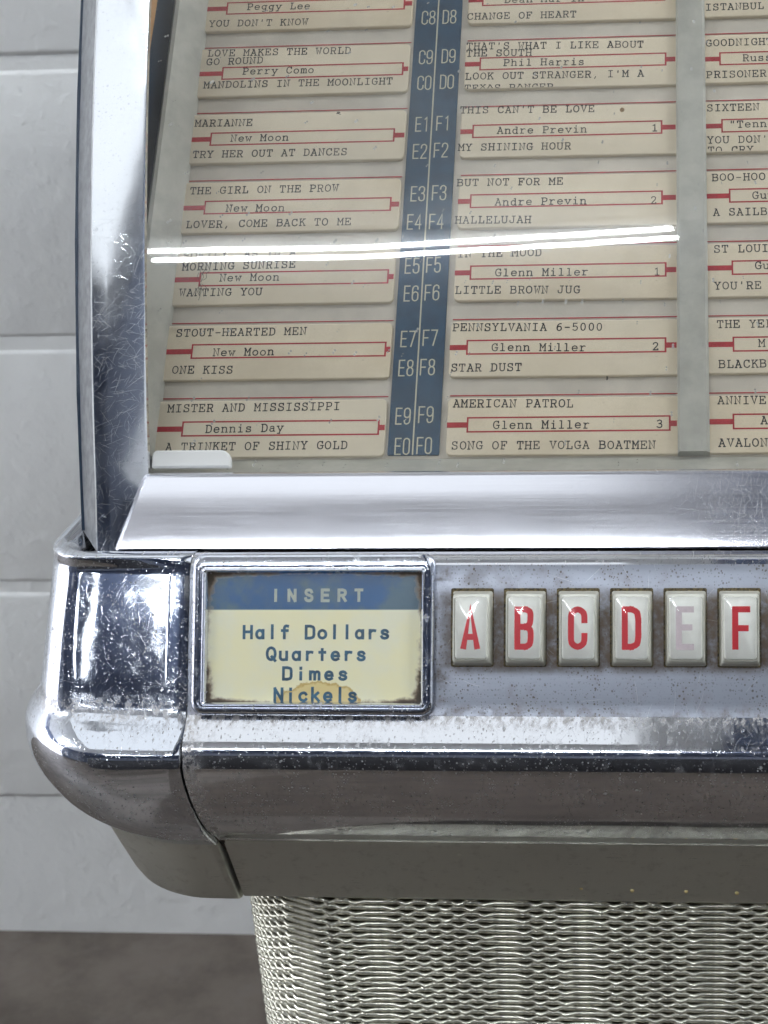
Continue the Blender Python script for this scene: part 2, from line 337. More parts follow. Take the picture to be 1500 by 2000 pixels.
SC = {
'A': "0,0 2.5,10 5,0;.9,2.6 4.1,2.6",
'B': "0,0 0,10;0,10 3,10;~3,10 4.6,9.4 4.9,7.8 4.5,6 3,5.3;0,5.3 3,5.3;~3,5.3 4.7,4.6 5,2.7 4.6,.7 3,0;0,0 3,0",
'C': "~5,7 4.7,9 2.5,10 .3,9 0,7;0,7 0,3;~0,3 .3,1 2.5,0 4.7,1 5,3",
'D': "0,0 0,10;0,10 2.4,10;~2.4,10 4.5,9.2 5,7;5,7 5,3;~5,3 4.5,.8 2.4,0;0,0 2.4,0",
'E': "0,0 0,10;0,10 4.6,10;0,5.2 4,5.2;0,0 4.6,0", 'F': "0,0 0,10;0,10 4.6,10;0,5 4,5",
'G': "~5,7 4.7,9 2.5,10 .3,9 0,7;0,7 0,3;~0,3 .3,1 2.5,0 4.7,1 5,3;5,3 5,4.8 2.8,4.8",
'0': "~5,7 4.7,9 2.5,10 .3,9 0,7;0,7 0,3;~0,3 .3,1 2.5,0 4.7,1 5,3;5,3 5,7",
'1': "1.2,8.6 2.8,10 2.8,0",
'2': "~.1,7.4 .5,9.2 2.5,10 4.6,9.1 4.9,7.2 4,5 1.6,2.4 0,0;0,0 5,0",
'3': "~0,7.6 .5,9.3 2.5,10 4.5,9.2 4.8,7.6 4.2,5.9 2.4,5.3;~2.4,5.3 4.5,4.6 5,2.7 4.5,.7 2.5,0 .4,.7 0,2.5",
'4': "3.9,0 3.9,10 0,3;0,3 5,3",
'5': "4.6,10 .5,10 .3,5.2;~.3,5.2 1.2,6 2.8,6.2 4.6,5.4 5,3.2 4.6,.9 2.5,0 .4,.8 0,2.4",
'6': "~4.8,7.8 4.4,9.4 2.5,10 .5,9 0,7;0,7 0,3;~0,3 .4,.9 2.5,0 4.6,.9 5,3 4.6,5.2 2.6,6 .7,5.2 0,3.6",
'7': "0,10 5,10 1.7,0",
'8': "!2.5,10 .6,9.3 .3,7.7 .8,6 2.5,5.3 4.2,6 4.7,7.7 4.4,9.3;!2.5,5.3 .5,4.4 0,2.7 .5,.8 2.5,0 4.5,.8 5,2.7 4.5,4.4",
'9': "~.2,2.2 .6,.6 2.5,0 4.5,1 5,3;5,3 5,7;~5,7 4.6,9.1 2.5,10 .4,9.1 0,7 .4,4.8 2.4,4 4.3,4.8 5,6.4",
'I': "2.5,0 2.5,10", 'N': "0,0 0,10;0,10 4.6,0;4.6,0 4.6,10",
'S': "~4.5,8 3.9,9.5 2.4,10 .8,9.5 .3,7.8 1,6 2.6,5.1 4.3,4.2 4.8,2.5 4.1,.6 2.4,0 .7,.6 .1,2.2",
'R': "0,0 0,10;0,10 2.6,10;~2.6,10 4.3,9.3 4.7,7.5 4.3,5.7 2.6,5;0,5 2.6,5;2.4,5 4.8,0", 'T': "2.4,0 2.4,10;.1,10 4.7,10",
'H': "0,0 0,10;4.8,0 4.8,10;0,5.2 4.8,5.2", 'Q': "!2.6,10 .7,8.6 0,5 .7,1.4 2.6,0 4.5,1.4 5.2,5 4.5,8.6;3,2.6 5.2,-.8",
'a': "!2.1,6.5 .6,5.4 .1,3.2 .6,1 2.1,0 3.7,1 4.2,3.2 3.7,5.4;4.3,6.6 4.3,0", 'l': "2.2,0 2.2,10.6", 'f': "~4.2,10 3,10.2 2.2,9.4 2,8;2,8 2,0;.5,6.3 4,6.3",
'o': "!2.4,6.5 .7,5.5 .1,3.2 .7,1 2.4,0 4.1,1 4.7,3.2 4.1,5.5", 'r': ".9,0 .9,6.7;~.9,4.4 1.7,5.9 2.8,6.5 4.1,6.3",
's': "~4.1,5.2 3.5,6.2 2.3,6.6 .9,6.1 .6,4.9 1.3,3.9 2.7,3.3 4,2.5 4.2,1.4 3.6,.4 2.2,0 .9,.4 .3,1.5",
'u': ".2,6.6 .2,2;~.2,2 .8,.4 2.2,0 3.7,.4 4.3,2;4.3,6.6 4.3,0", 't': "2.2,0 2.2,8.8;.5,6.3 4,6.3",
'e': ".2,3.3 4.5,3.3;~4.5,3.3 4,5.6 2.4,6.5 .8,5.6 .1,3.2 .8,.9 2.5,0 4.2,.9", 'i': "2.2,0 2.2,5.9;2.2,9.1 2.2,9.9",
'm': "-.6,0 -.6,6.7;~-.6,4.6 .1,6.1 1.1,6.5 2,5.9 2.2,4.6;2.2,4.6 2.2,0;~2.2,4.6 2.9,6.1 3.9,6.5 4.8,5.9 5,4.6;5,4.6 5,0",
'c': "~4.3,5.2 3.6,6.2 2.5,6.5 .8,5.5 .1,3.2 .8,1 2.5,0 3.6,.3 4.3,1.3", 'k': ".4,0 .4,10.6;.4,2.6 4,6.6;1.7,4 4.4,0",
}
_gc = {}
def glyph(F, ch):
    k = (id(F), ch)
    if k in _gc: return _gc[k]
    out = []
    for st in F.get(ch, '').split(';'):
        if not st: continue
        mode = st[0] if st[0] in '~!' else ''
        pts = [tuple(float(q) for q in p.split(',')) for p in st.lstrip('~!').split()]
        if mode == '~': pts = catmull(pts, 3)
        if mode == '!':
            n = len(pts); ext = [pts[-1]]+pts+[pts[0], pts[1]]; c = catmull(ext, 3); pts = c[3:3+3*n]
        out.append((pts, mode == '!'))
    _gc[k] = out; return out

def text(F, s, pl, x, y, pitch, sx, sy, w, h, slope=0.0, wobble=0.0, cut=None):
    """flat ink strokes on plane pl: (x,y) is the baseline start, sx, sy mm per glyph unit, w stroke width in mm"""
    vs, fs = [], []; rnd = random.Random(s+str(x)); layer = 0
    ca, sa = math.cos(R(slope)), math.sin(R(slope))
    for i, ch in enumerate(s):
        if ch == ' ': continue
        dx, dy = rnd.uniform(-wobble, wobble), rnd.uniform(-wobble, wobble); ww = w*(1+rnd.uniform(-.12, .12)*(wobble > 0))
        for pts, closed in glyph(F, ch):
            layer = (layer+1) % 9; hh = h+layer*.0025
            P = [(px*sx+dx+i*pitch, py*sy+dy) for px, py in pts]; n = len(P)
            b = len(vs)
            for k in range(n):
                A = P[k-1] if (k or closed) else P[k]; B = P[(k+1) % n] if (k < n-1 or closed) else P[k]; C = P[k]
                t1 = Vector((C[0]-A[0], C[1]-A[1])); t2 = Vector((B[0]-C[0], B[1]-C[1]))
                if t1.length < 1e-6: t1 = t2.copy()
                if t2.length < 1e-6: t2 = t1.copy()
                t1.normalize(); t2.normalize(); t = (t1+t2)
                if t.length < .3: t = t2
                t.normalize(); m = min(1/max(.45, t.dot(t1)), 1.8)*ww/2
                cx, cy = C
                if not closed and k == 0: cx -= t.x*ww*.42; cy -= t.y*ww*.42
                if not closed and k == n-1: cx += t.x*ww*.42; cy += t.y*ww*.42
                for sg in (1, -1):
                    qx, qy = cx-sg*t.y*m, cy+sg*t.x*m
                    X_, Y_ = x+qx*ca-qy*sa, y+qx*sa+qy*ca
                    if cut is not None: Y_ = max(Y_, cut)
                    vs.append(pl(X_, Y_, hh))
            for k in range(n if closed else n-1):
                k2 = (k+1) % n; fs.append((b+2*k, b+2*k+1, b+2*k2+1, b+2*k2))
    return vs, fs
def quad(pl, x0, x1, y0, y1, h, tilt=0.0):
    d = (x1-x0)*math.tan(R(tilt)); return [pl(x0, y0, h), pl(x1, y0+d, h), pl(x1, y1+d, h), pl(x0, y1, h)], [(0, 1, 2, 3)]
# ------------------------------------------------------------------ what is typed on the cards: (row, [(text, x, y below the row's red line, pitch, slope)], box left, box right, box bottom)
CARDS = {
'L': [
 (-1,[('Peggy Lee', -139.3, -11.59, 2.37, -0.9), ("YOU DON'T KNOW", -151.6, -17.92, 2.42, -0.6)],-146.2,-86.4,-13.2),
 (0,[('LOVE MAKES THE WORLD', -150.9, -4.29, 2.42, -0.4), ('GO ROUND', -150.9, -7.7, 2.45, 0.6), ('Perry Como', -138.5, -11.68, 2.38, -0.3), ('MANDOLINS IN THE MOONLIGHT', -150.9, -16.65, 2.41, -0.3)],-145.3,-85.5,-13.5),
 (1,[('MARIANNE', -152.3, -5.89, 2.46, -0.4), ('New Moon', -140.0, -11.83, 2.39, -0.4), ('TRY HER OUT AT DANCES', -151.9, -17.63, 2.4, -0.2)],-146.7,-86.9,-13.2),
 (2,[('THE GIRL ON THE PROW', -151.3, -5.67, 2.4, -0.0), ('New Moon', -139.1, -12.28, 2.4, -0.7), ('LOVER, COME BACK TO ME', -151.3, -17.92, 2.42, -0.0)],-146.1,-86.5,-13.1),
 (3,[('SOFTLY, AS IN A', -151.0, -3.67, 2.46, 0.9), ('MORNING SUNRISE', -150.9, -7.65, 2.42, 0.6), ('New Moon', -138.7, -11.65, 2.39, 0.0), ('WANTING YOU', -150.9, -16.6, 2.44, -0.2)],-145.1,-85.8,-13.3),
 (4,[('STOUT-HEARTED MEN', -150.4, -5.13, 2.42, 0.1), ('New Moon', -138.2, -11.9, 2.41, 0.2), ('ONE KISS', -150.3, -17.58, 2.41, -0.7)],-145.0,-85.1,-12.7),
 (5,[('MISTER AND MISSISSIPPI', -150.3, -5.08, 2.4, 0.3), ('Dennis Day', -138.0, -11.9, 2.37, 0.7), ('A TRINKET OF SHINY GOLD', -149.6, -17.59, 2.38, 0.2)],-145.2,-85.6,-13.0),
],
'M': [
 (-1,[('Dean Martin', -53.7, -11.8, 2.39, -0.7), ('CHANGE OF HEART', -65.7, -18.06, 2.4, -0.4)],-61.0,-1.2,-12.8),
 (0,[("THAT'S WHAT I LIKE ABOUT", -65.5, -4.29, 2.42, -1.1), ('THE SOUTH', -65.4, -7.07, 2.42, -0.8), ('Phil Harris', -53.2, -11.02, 2.38, -1.0), ("LOOK OUT STRANGER, I'M A", -65.4, -15.93, 2.42, -0.6), ('TEXAS RANGER', -65.4, -19.44, 2.4, -0.6)],-60.9,-0.9,-12.5),
 (1,[("THIS CAN'T BE LOVE", -66.5, -3.3, 2.42, -0.9), ('Andre Previn', -54.4, -11.29, 2.42, -0.4), ('1', -5.7, -11.68, 2.58, 0), ('MY SHINING HOUR', -66.5, -17.21, 2.4, -0.6)],-62.2,-2.2,-12.6),
 (2,[('BUT NOT FOR ME', -66.3, -4.72, 2.41, -0.4), ('Andre Previn', -54.1, -12.0, 2.4, -0.2), ('2', -6.0, -12.38, 2.58, 0), ('HALLELUJAH', -66.3, -18.11, 2.44, -0.8)],-61.9,-2.1,-12.7),
 (3,[('IN THE MOOD', -65.1, -4.64, 2.39, 0.0), ('Glenn Miller', -53.2, -11.44, 2.38, -0.4), ('1', -4.9, -11.99, 2.58, 0), ('LITTLE BROWN JUG', -65.2, -17.22, 2.41, -0.7)],-60.9,-1.0,-12.5),
 (4,[('PENNSYLVANIA 6-5000', -65.4, -4.51, 2.39, -0.7), ('Glenn Miller', -53.4, -11.37, 2.39, -0.8), ('2', -5.4, -11.72, 2.58, 0), ('STAR DUST', -65.3, -18.0, 2.39, -0.3)],-60.9,-1.1,-12.5),
 (5,[('AMERICAN PATROL', -64.1, -4.34, 2.41, -0.6), ('Glenn Miller', -52.0, -11.4, 2.38, -0.2), ('3', -4.2, -11.54, 2.58, 0), ('SONG OF THE VOLGA BOATMEN', -64.0, -17.83, 2.4, -0.3)],-59.7,0.1,-12.5),
],
'R': [
 (-1,[('ISTANBUL', 11.5, -17.17, 2.58, 0)],16.2,74.0,-12.7),
 (0,[('GOODNIGHT', 11.5, -5.65, 2.58, 0), ('Russ', 23.1, -11.7, 2.58, 0), ('PRISONER', 11.6, -17.73, 2.58, 0)],15.8,74.0,-13.0),
 (1,[('SIXTEEN TONS', 11.6, -4.79, 2.58, 0), ('"Tenn', 18.5, -11.03, 2.58, 0), ("YOU DON'T", 11.6, -16.65, 2.58, 0), ('TO CRY', 11.8, -19.45, 2.58, 0)],16.1,74.0,-12.7),
 (2,[('BOO-HOO', 12.9, -4.79, 2.58, 0), ('Guy', 25.1, -11.46, 2.58, 0), ('A SAILBOAT', 13.1, -17.15, 2.58, 0)],18.1,74.0,-12.6),
 (3,[('ST LOUIS', 13.2, -4.59, 2.58, 0), ('Guy', 25.4, -10.46, 2.58, 0), ("YOU'RE", 13.2, -17.2, 2.58, 0)],18.5,74.0,-12.3),
 (4,[('THE YEL', 13.8, -4.71, 2.58, 0), ('M', 25.9, -11.15, 2.58, 0), ('BLACKB', 14.1, -17.86, 2.58, 0)],18.4,74.0,-12.6),
 (5,[('ANNIVE', 13.7, -4.21, 2.58, 0), ('A', 26.0, -10.71, 2.58, 0), ('AVALON', 13.8, -17.7, 2.58, 0)],18.0,74.0,-12.2),
],
}
CODES = [('C8', -78.4, -50.6), ('D8', -71.5, -50.5), ('C9', -78.5, -66.1), ('D9', -71.1, -65.9), ('C0', -78.5, -76.0), ('D0', -71.2, -75.8), ('E1', -78.3, -91.7), ('F1', -71.6, -91.5), ('E2', -78.6, -101.8), ('F2', -71.9, -101.5), ('E3', -78.4, -117.3), ('F3', -71.7, -117.1), ('E4', -79.0, -127.4), ('F4', -72.1, -127.4), ('E5', -78.8, -142.9), ('F5', -72.2, -142.7), ('E6', -78.6, -152.5), ('F6', -72.2, -152.3), ('E7', -78.7, -168.0), ('F7', -72.0, -167.7), ('E8', -78.8, -177.7), ('F8', -72.3, -177.5), ('E9', -78.8, -193.5), ('F9', -72.0, -193.1), ('E0', -78.5, -203.7), ('F0', -72.0, -203.5)]
# ------------------------------------------------------------------ materials
M = {}
def zdens(g, za, zb, lo):      # more scratched below za..zb (mm from the camera height)
    sp = g.n('SeparateXYZ'); g.set(sp.inputs[0], g.mm()); nz = g.math('MULTIPLY', g.math('SUBTRACT', g.noise(g.mm(), .05, 3), .5), 40)
    return g.step(g.math('ADD', sp.outputs[2], nz), zb+848, za+848, 1, lo)
def xdens(g, xa, xb, lo):
    sp = g.n('SeparateXYZ'); g.set(sp.inputs[0], g.mm()); nz = g.math('MULTIPLY', g.math('SUBTRACT', g.noise(g.mm(), .04, 3), .5), 60)
    return g.step(g.math('ADD', sp.outputs[0], nz), xa, xb, lo, 1)
def near(g, axis, c, w):       # 1 at coordinate c fading to 0 at distance w
    sp = g.n('SeparateXYZ'); g.set(sp.inputs[0], g.mm()); q = sp.outputs['XYZ'.index(axis)]
    return g.step(g.math('ABSOLUTE', g.math('SUBTRACT', q, c+(848 if axis == 'Z' else 0))), w*.15, w, 1, 0)
M['pillar'] = worn_metal('pillar_chrome', base=(.80, .82, .85), rough=.10, scr=.8, pit=.15, haze=.08, fine=.62, wave=.05, sw=.42, dens=lambda g: zdens(g, -75, -95, .12))
M['pillar_side'] = plain('pillar_side_grey', (.30, .31, .32), .45, .75, mottle=.25, mscale=.3)
M['rail'] = worn_metal('rail_aluminium', base=(.82, .82, .87), rough=.19, scr=.75, pit=.03, haze=.03, fine=.5, wave=.0, brush=.010, sw=.34, dens=lambda g: xdens(g, -50, 30, .22))
M['cap'] = worn_metal('cap_chrome', base=(.70, .73, .79), rough=.035, scr=.5, pit=.95, haze=.03, fine=.8, wave=.16, dirt=.10, blotch=1.0, grime=lambda g: g.math('MAXIMUM', g.math('MULTIPLY', near(g, 'Z', -168, 5), near(g, 'X', -178, 14)), g.math('MULTIPLY', near(g, 'Z', -205, 5), .8)))
M['cast'] = worn_metal('casting_chrome', base=(.72, .73, .76), rough=.05, scr=.5, pit=.9, haze=.05, fine=1.0, wave=.1, dirt=.2, grime=lambda g: g.math('MAXIMUM', near(g, 'X', -132, 7), g.math('MULTIPLY', near(g, 'Z', -204.5, 3.2), .8)))
M['frame'] = worn_metal('frame_chrome', base=(.76, .79, .86), rough=.07, scr=.3, pit=.9, haze=.06, fine=1.0, wave=.1, dirt=.3, grime=lambda g: near(g, 'X', -131.5, 3.0))
M['trim'] = worn_metal('trim_satin', metal=.8, base=(.56, .56, .50), rough=.30, scr=.5, pit=.35, haze=.15, fine=1.2, wave=.12, dirt=.22, brush=.008, dull=(.5, .5, .45))

def key_plate():
    g = G('key_plate_satin'); v = flat2(g, 'XZ'); sp = g.n('SeparateXYZ'); g.set(sp.inputs[0], v)
    st = g.noise(g.scale(v, (.05, 3.5, 1)), 1.0, 4, .7)
    pt = g.math('MAXIMUM', pits(g, v, 1.5, .24, 5, .35), pits(g, v, .9, .15, 8, .45))
    low = g.step(sp.outputs[1], PZ(-208), PZ(-203), 1, .35)
    pz = g.step(g.noise(v, .12, 4, .6), .35, .65, .15, 1)
    pt = g.math('MULTIPLY', pt, pz)
    n1 = g.noise(v, .25, 6, .7)
    # brown grime packed between and round the keys
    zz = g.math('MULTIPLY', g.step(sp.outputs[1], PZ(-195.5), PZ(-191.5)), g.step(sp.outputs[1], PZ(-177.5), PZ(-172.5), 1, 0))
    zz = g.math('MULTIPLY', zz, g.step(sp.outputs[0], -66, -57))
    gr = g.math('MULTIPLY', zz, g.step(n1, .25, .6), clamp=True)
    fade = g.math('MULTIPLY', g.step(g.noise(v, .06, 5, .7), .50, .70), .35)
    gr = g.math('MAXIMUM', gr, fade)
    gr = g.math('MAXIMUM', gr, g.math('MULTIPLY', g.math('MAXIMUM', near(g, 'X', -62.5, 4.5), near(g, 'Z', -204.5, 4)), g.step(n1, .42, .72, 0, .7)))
    col = g.mix(pt, (.34, .36, .41), (.13, .12, .11))
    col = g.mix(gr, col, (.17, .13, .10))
    sc = g.math('MULTIPLY', scratches(g, v, 7, .035, 3, .6, .5), .45)
    col = g.mix(sc, col, (.9, .9, .93))
    rg = g.mixf(gr, g.mixf(st, .30, .50), .85)
    met = g.math('MULTIPLY', g.mixf(gr, .92, .1), g.mixf(pt, 1, .5))
    h = g.math('ADD', g.math('MULTIPLY', st, .035), g.math('MULTIPLY', pt, -.03))
    return g.done(g.bsdf(Base_Color=col, Metallic=met, Roughness=rg, Normal=g.bump(h, 1, .001)))
def PZ(z): return z-(-848.)      # casting objects have the jukebox origin on the floor
M['key_plate'] = key_plate()

def paper():
    g = G('card_paper'); v = g.mm()
    big = g.noise(v, .045, 4, .6); fine = g.noise(v, 1.6, 4, .7); sp = g.math('MULTIPLY', g.step(g.noise(v, .5, 3, .8), .66, .74), .5)
    c = g.mix(g.step(big, .35, .7), (.82, .72, .55), (.71, .61, .445))
    c = g.mix(g.math('MULTIPLY', g.step(fine, .45, .8), .35), c, (.57, .48, .33))
    c = g.mix(sp, c, (.40, .30, .17))
    oi = g.n('ObjectInfo'); c = g.mix(g.math('MULTIPLY', oi.outputs['Random'], .55), c, (.76, .70, .575)); 
    return g.done(g.bsdf(Base_Color=c, Roughness=.42, Normal=g.bump(fine, 1, .00002)))
M['paper'] = paper()
M['backing'] = plain('rack_backing', (.62, .575, .50), .4, mottle=.12, mscale=.06)
M['red'] = plain('red_print', (.42, .022, .03), .45, mottle=.15, mscale=.8)
M['ink'] = plain('typed_ink', (.026, .022, .021), .6, mottle=.4, mscale=1.2)
M['blue'] = plain('code_strip_blue', (.018, .062, .12), .35, mottle=.25, mscale=.25)
M['cream'] = plain('code_cream', (.55, .54, .42), .4)
M['rack'] = plain('rack_grey', (.47, .47, .425), .38, mottle=.14, mscale=.12)
M['navy'] = plain('inner_navy', (.012, .03, .06), .4)
M['orange'] = plain('inner_orange', (.50, .27, .10), .5)
M['tan'] = plain('inner_cream', (.52, .48, .42), .5)
M['darkgap'] = plain('gap_shade', (.035, .028, .02), .8, mottle=.5, mscale=.5)  # shade colour for the gap under the rail
M['seamdirt'] = plain('seam_dirt', (.06, .045, .033), .8, mottle=.6, mscale=.4)
M['socket'] = plain('key_socket_grime', (.10, .075, .03), .55, .3, mottle=.85, mscale=1.3, bump=.3)
M['black'] = plain('black_cabinet', (.02, .02, .022), .4)
M['keyred'] = plain('key_red', (.62, .018, .035), .35)
M['keyfaded'] = plain('key_faded', (.70, .60, .66), .4, mottle=.06, mscale=1.0)
M['keywhite'] = plain('key_white', (.98, .975, .96), .4, mottle=.05, mscale=.3)
M['gold'] = plain('stud_brass', (.75, .62, .30), .35, .6)
M['signblue'] = plain('sign_lettering_blue', (.022, .085, .14), .35, mottle=.45, mscale=.5)
M['signcream'] = plain('sign_lettering_cream', (.40, .43, .36), .35, mottle=.15, mscale=.5)
M['wire'] = plain('expanded_steel', (.86, .84, .70), .27, .72, mottle=.3, mscale=.35)
M['cloth'] = plain('speaker_cloth', (.045, .038, .02), .9)
M['floor'] = None

def coin_label():
    g = G('coin_label'); v = g.mm(); sp = g.n('SeparateXYZ'); g.set(sp.inputs[0], v); x, z = sp.outputs[0], sp.outputs[2]
    nz = g.noise(v, .35, 5, .65); cl = g.noise(v, .08, 4, .6)
    band = g.step(z, 6.55, 6.85)
    cream = g.mix(g.step(cl, .35, .7), (.84, .79, .50), (.80, .78, .58))
    blue = g.mix(g.step(cl, .38, .62), (.035, .10, .22), (.085, .14, .18))
    c = g.mix(band, cream, blue)
    # rusty water stain under the last line
    ex = g.math('DIVIDE', g.math('SUBTRACT', x, 1.5), 12.0); ez = g.math('DIVIDE', g.math('ADD', z, 16.5), 6.0)
    rr = g.math('SQRT', g.math('ADD', g.math('MULTIPLY', ex, ex), g.math('MULTIPLY', ez, ez)))
    rr = g.math('ADD', rr, g.math('MULTIPLY', g.math('SUBTRACT', nz, .5), .55))
    st = g.step(rr, .92, 1.0, 1, 0); edge = g.math('MULTIPLY', g.step(rr, .84, .95), st)
    c = g.mix(g.math('MULTIPLY', st, .55), c, (.60, .40, .07)); c = g.mix(g.math('MULTIPLY', edge, .7), c, (.42, .24, .03))
    # corroded border creeping in
    m = g.math('MAXIMUM', g.math('DIVIDE', g.math('ABSOLUTE', x), 29.45), g.math('ADD', g.math('DIVIDE', g.math('ABSOLUTE', z), 15.65), -.0))
    m = g.math('ADD', m, g.math('MULTIPLY', g.math('SUBTRACT', nz, .5), .16))
    m4 = g.math('MULTIPLY', g.math('DIVIDE', g.math('ABSOLUTE', x), 29.45), g.math('DIVIDE', g.math('ABSOLUTE', z), 15.65))
    m = g.math('ADD', m, g.math('MULTIPLY', g.math('MULTIPLY', m4, m4), .1))
    b1 = g.step(m, .972, 1.045); c = g.mix(b1, c, (.25, .19, .13)); c = g.mix(g.step(m, 1.01, 1.06), c, (.06, .045, .03))
    return g.done(g.bsdf(Base_Color=c, Roughness=g.mixf(b1, .22, .8), Normal=g.bump(nz, 1, .00003)))
M['coin_label'] = coin_label()

def thin_glass():
    g = G('window_glass'); v = g.mm()
    fr = g.fresnel(); gl = g.n('BsdfGlossy', {'Roughness': .012}); tr = g.n('BsdfTransparent', {'Color': (.985, .98, .965)})
    nz = g.noise(v, .02, 2); g.set(gl.inputs['Normal'], g.bump(nz, 1, .00002))
    g2 = g.n('BsdfGlossy', {'Roughness': .16}); gm = g.n('MixShader'); gm.inputs[0].default_value = .10; g.set(gm.inputs[1], gl); g.set(gm.inputs[2], g2)
    mx = g.n('MixShader'); g.set(mx.inputs[0], fr); g.set(mx.inputs[1], tr); g.set(mx.inputs[2], gm)
    du = g.n('BsdfDiffuse', {'Color': (.7, .7, .66)}); film = g.step(g.noise(v, .03, 3), .35, .75, .014, .055)
    vf = flat2(g, 'XZ'); sp = g.math('MULTIPLY', pits(g, vf, 6, .28, 4, .72), .5)
    m2 = g.n('MixShader'); g.set(m2.inputs[0], g.math('MAXIMUM', film, sp)); g.set(m2.inputs[1], mx); g.set(m2.inputs[2], du)
    return g.done(m2)
M['glass'] = thin_glass()

def clear_cap(name, lo, hi):
    g = G(name); v = g.mm()
    fr = g.fresnel(); gl = g.n('BsdfGlossy', {'Roughness': .06}); tr = g.n('BsdfTransparent', {'Color': (.985, .985, .95)})
    lw = g.n('LayerWeight', {'Blend': .35}); du = g.n('BsdfPrincipled', {'Base Color': (.93, .92, .80, 1), 'Roughness': .25})
    a = g.n('MixShader'); g.set(a.inputs[0], g.mixf(lw.outputs['Facing'], lo, hi)); g.set(a.inputs[1], tr); g.set(a.inputs[2], du)
    b = g.n('MixShader'); g.set(b.inputs[0], fr); g.set(b.inputs[1], a); g.set(b.inputs[2], gl)
    return g.done(b)
M['clear'] = clear_cap('clear_key_plastic', .0, .3); M['clearedge'] = clear_cap('aged_key_plastic_edge', .38, .9)

def wall_paint(name, col):
    g = G(name); v = g.mm()
    c = g.mix(g.step(g.noise(v, .004, 4), .35, .65), col, tuple(x*.93 for x in col))
    sp = g.math('MULTIPLY', g.step(g.noise(v, .03, 4, .6), .68, .74), .35); c = g.mix(sp, c, (.33, .34, .34))
    h = g.math('ADD', g.math('MULTIPLY', g.noise(v, .035, 4, .6), 2.2), g.math('MULTIPLY', g.step(g.noise(v, .09, 3, .5), .50, .80), .5))
    return g.done(g.bsdf(Base_Color=c, Roughness=.42, Normal=g.bump(h, .8, .001)))
M['block'] = wall_paint('painted_block', (.86, .865, .845)); M['mortar'] = wall_paint('painted_mortar', (.86, .865, .845))

def floor_mat():
    g = G('stained_concrete'); v = g.mm()
    n = g.noise(v, .006, 6, .65); n2 = g.noise(v, .03, 5, .7)
    c = g.mix(g.step(n, .35, .65), (.06, .047, .036), (.145, .122, .10)); c = g.mix(g.math('MULTIPLY', g.step(n2, .5, .7), .5), c, (.15, .13, .115))
    return g.done(g.bsdf(Base_Color=c, Roughness=.45, Normal=g.bump(n2, 1, .0006)))
M['floor'] = floor_mat()
M['ceil'] = plain('ceiling_white', (.78, .79, .80), .8, mottle=.05, mscale=.003)
M['standin'] = plain('stand_in_black', (.018, .018, .022), .5)
M['walldark'] = plain('dark_wall_paint', (.20, .225, .29), .6, mottle=.2, mscale=.002)
M['ceildark'] = plain('ceiling_dark', (.16, .20, .31), .7, mottle=.3, mscale=.002)
def tube_mat(name, k):
    g = G(name); return g.done(g.n('Emission', {'Color': (.90, .95, 1.0, 1), 'Strength': TUBE_POWER*k}))
M['tube'] = tube_mat('fluorescent_tube', 1); M['tubehalf'] = tube_mat('slim_fluorescent_tube', .6); M['tubedim'] = tube_mat('weak_added_tube', .2)

# ------------------------------------------------------------------ the room
FZ = -848.0; CZ = 1700.0
o = obj('floor', [(-4500, -5500, FZ), (4000, -5500, FZ), (4000, 1140, FZ), (-4500, 1140, FZ)], [(0, 1, 2, 3)], M['floor'], origin=(0, 0, FZ)); tag(o, kind='structure')
wall = obj('wall', [(-4500, 1100.7, FZ-2), (4000, 1100.7, FZ-2), (4000, 1100.7, CZ), (-4500, 1100.7, CZ)], [(0, 1, 2, 3)], M['mortar'], origin=(0, 1100.7, FZ)); tag(wall, kind='structure')
def block_mesh(w, h):
    rr = [[(x, y, z) for x, z in rrect(0, w, 0, h, 5, 2, i)] for i, y in ((0, 12), (0, 3), (1.2, .9), (4, 0))]
    vs, fs = rings(rr); me = bpy.data.meshes.new('concrete_block'); me.from_pydata([(a/1000, b/1000, c/1000) for a, b, c in vs], [], fs); me.materials.append(M['block'])
    me.polygons.foreach_set('use_smooth', [True]*len(me.polygons)); me.update(); me.set_sharp_from_angle(angle=R(50)); return me
bme = block_mesh(397, 194); bcut = block_mesh(397, 140)
course = 0; z = -100-203.6*4+4.7
zs = []
for k in range(-8, 4): zs.append(-100-203.2*k)       # joint heights; the fourth one below the camera line meets the floor course
for ci, zj in enumerate(zs):
    zb = zj-203.2+4.6
    me = bme
    if zb < FZ-60: continue
    off = (0, 90)[ci % 2]
    for k in range(-6, 6):
        x = -786+off+406.4*k
        if x < -3000 or x > 1400: continue
        b = bpy.data.objects.new('concrete_block', me); S.collection.objects.link(b); b.parent = wall
        b.location = V((x+4.7, 1099+random.uniform(-.6, .6), zb))-wall.location
        if zb < FZ: b.location.z = (FZ-zb)/1000*0+ (zb-FZ)/1000
o = obj('floor_mat', [(-350, -950, FZ+5), (2200, -950, FZ+5), (2200, 380, FZ+5), (-350, 380, FZ+5)], [(0, 1, 2, 3)], plain('added_dark_sheet', (.07, .054, .042), .8, mottle=.3, mscale=.02), origin=(0, 0, FZ)); tag(o, kind='structure')  # added dark sheet out of view, darkens the reflection in the casting's underside
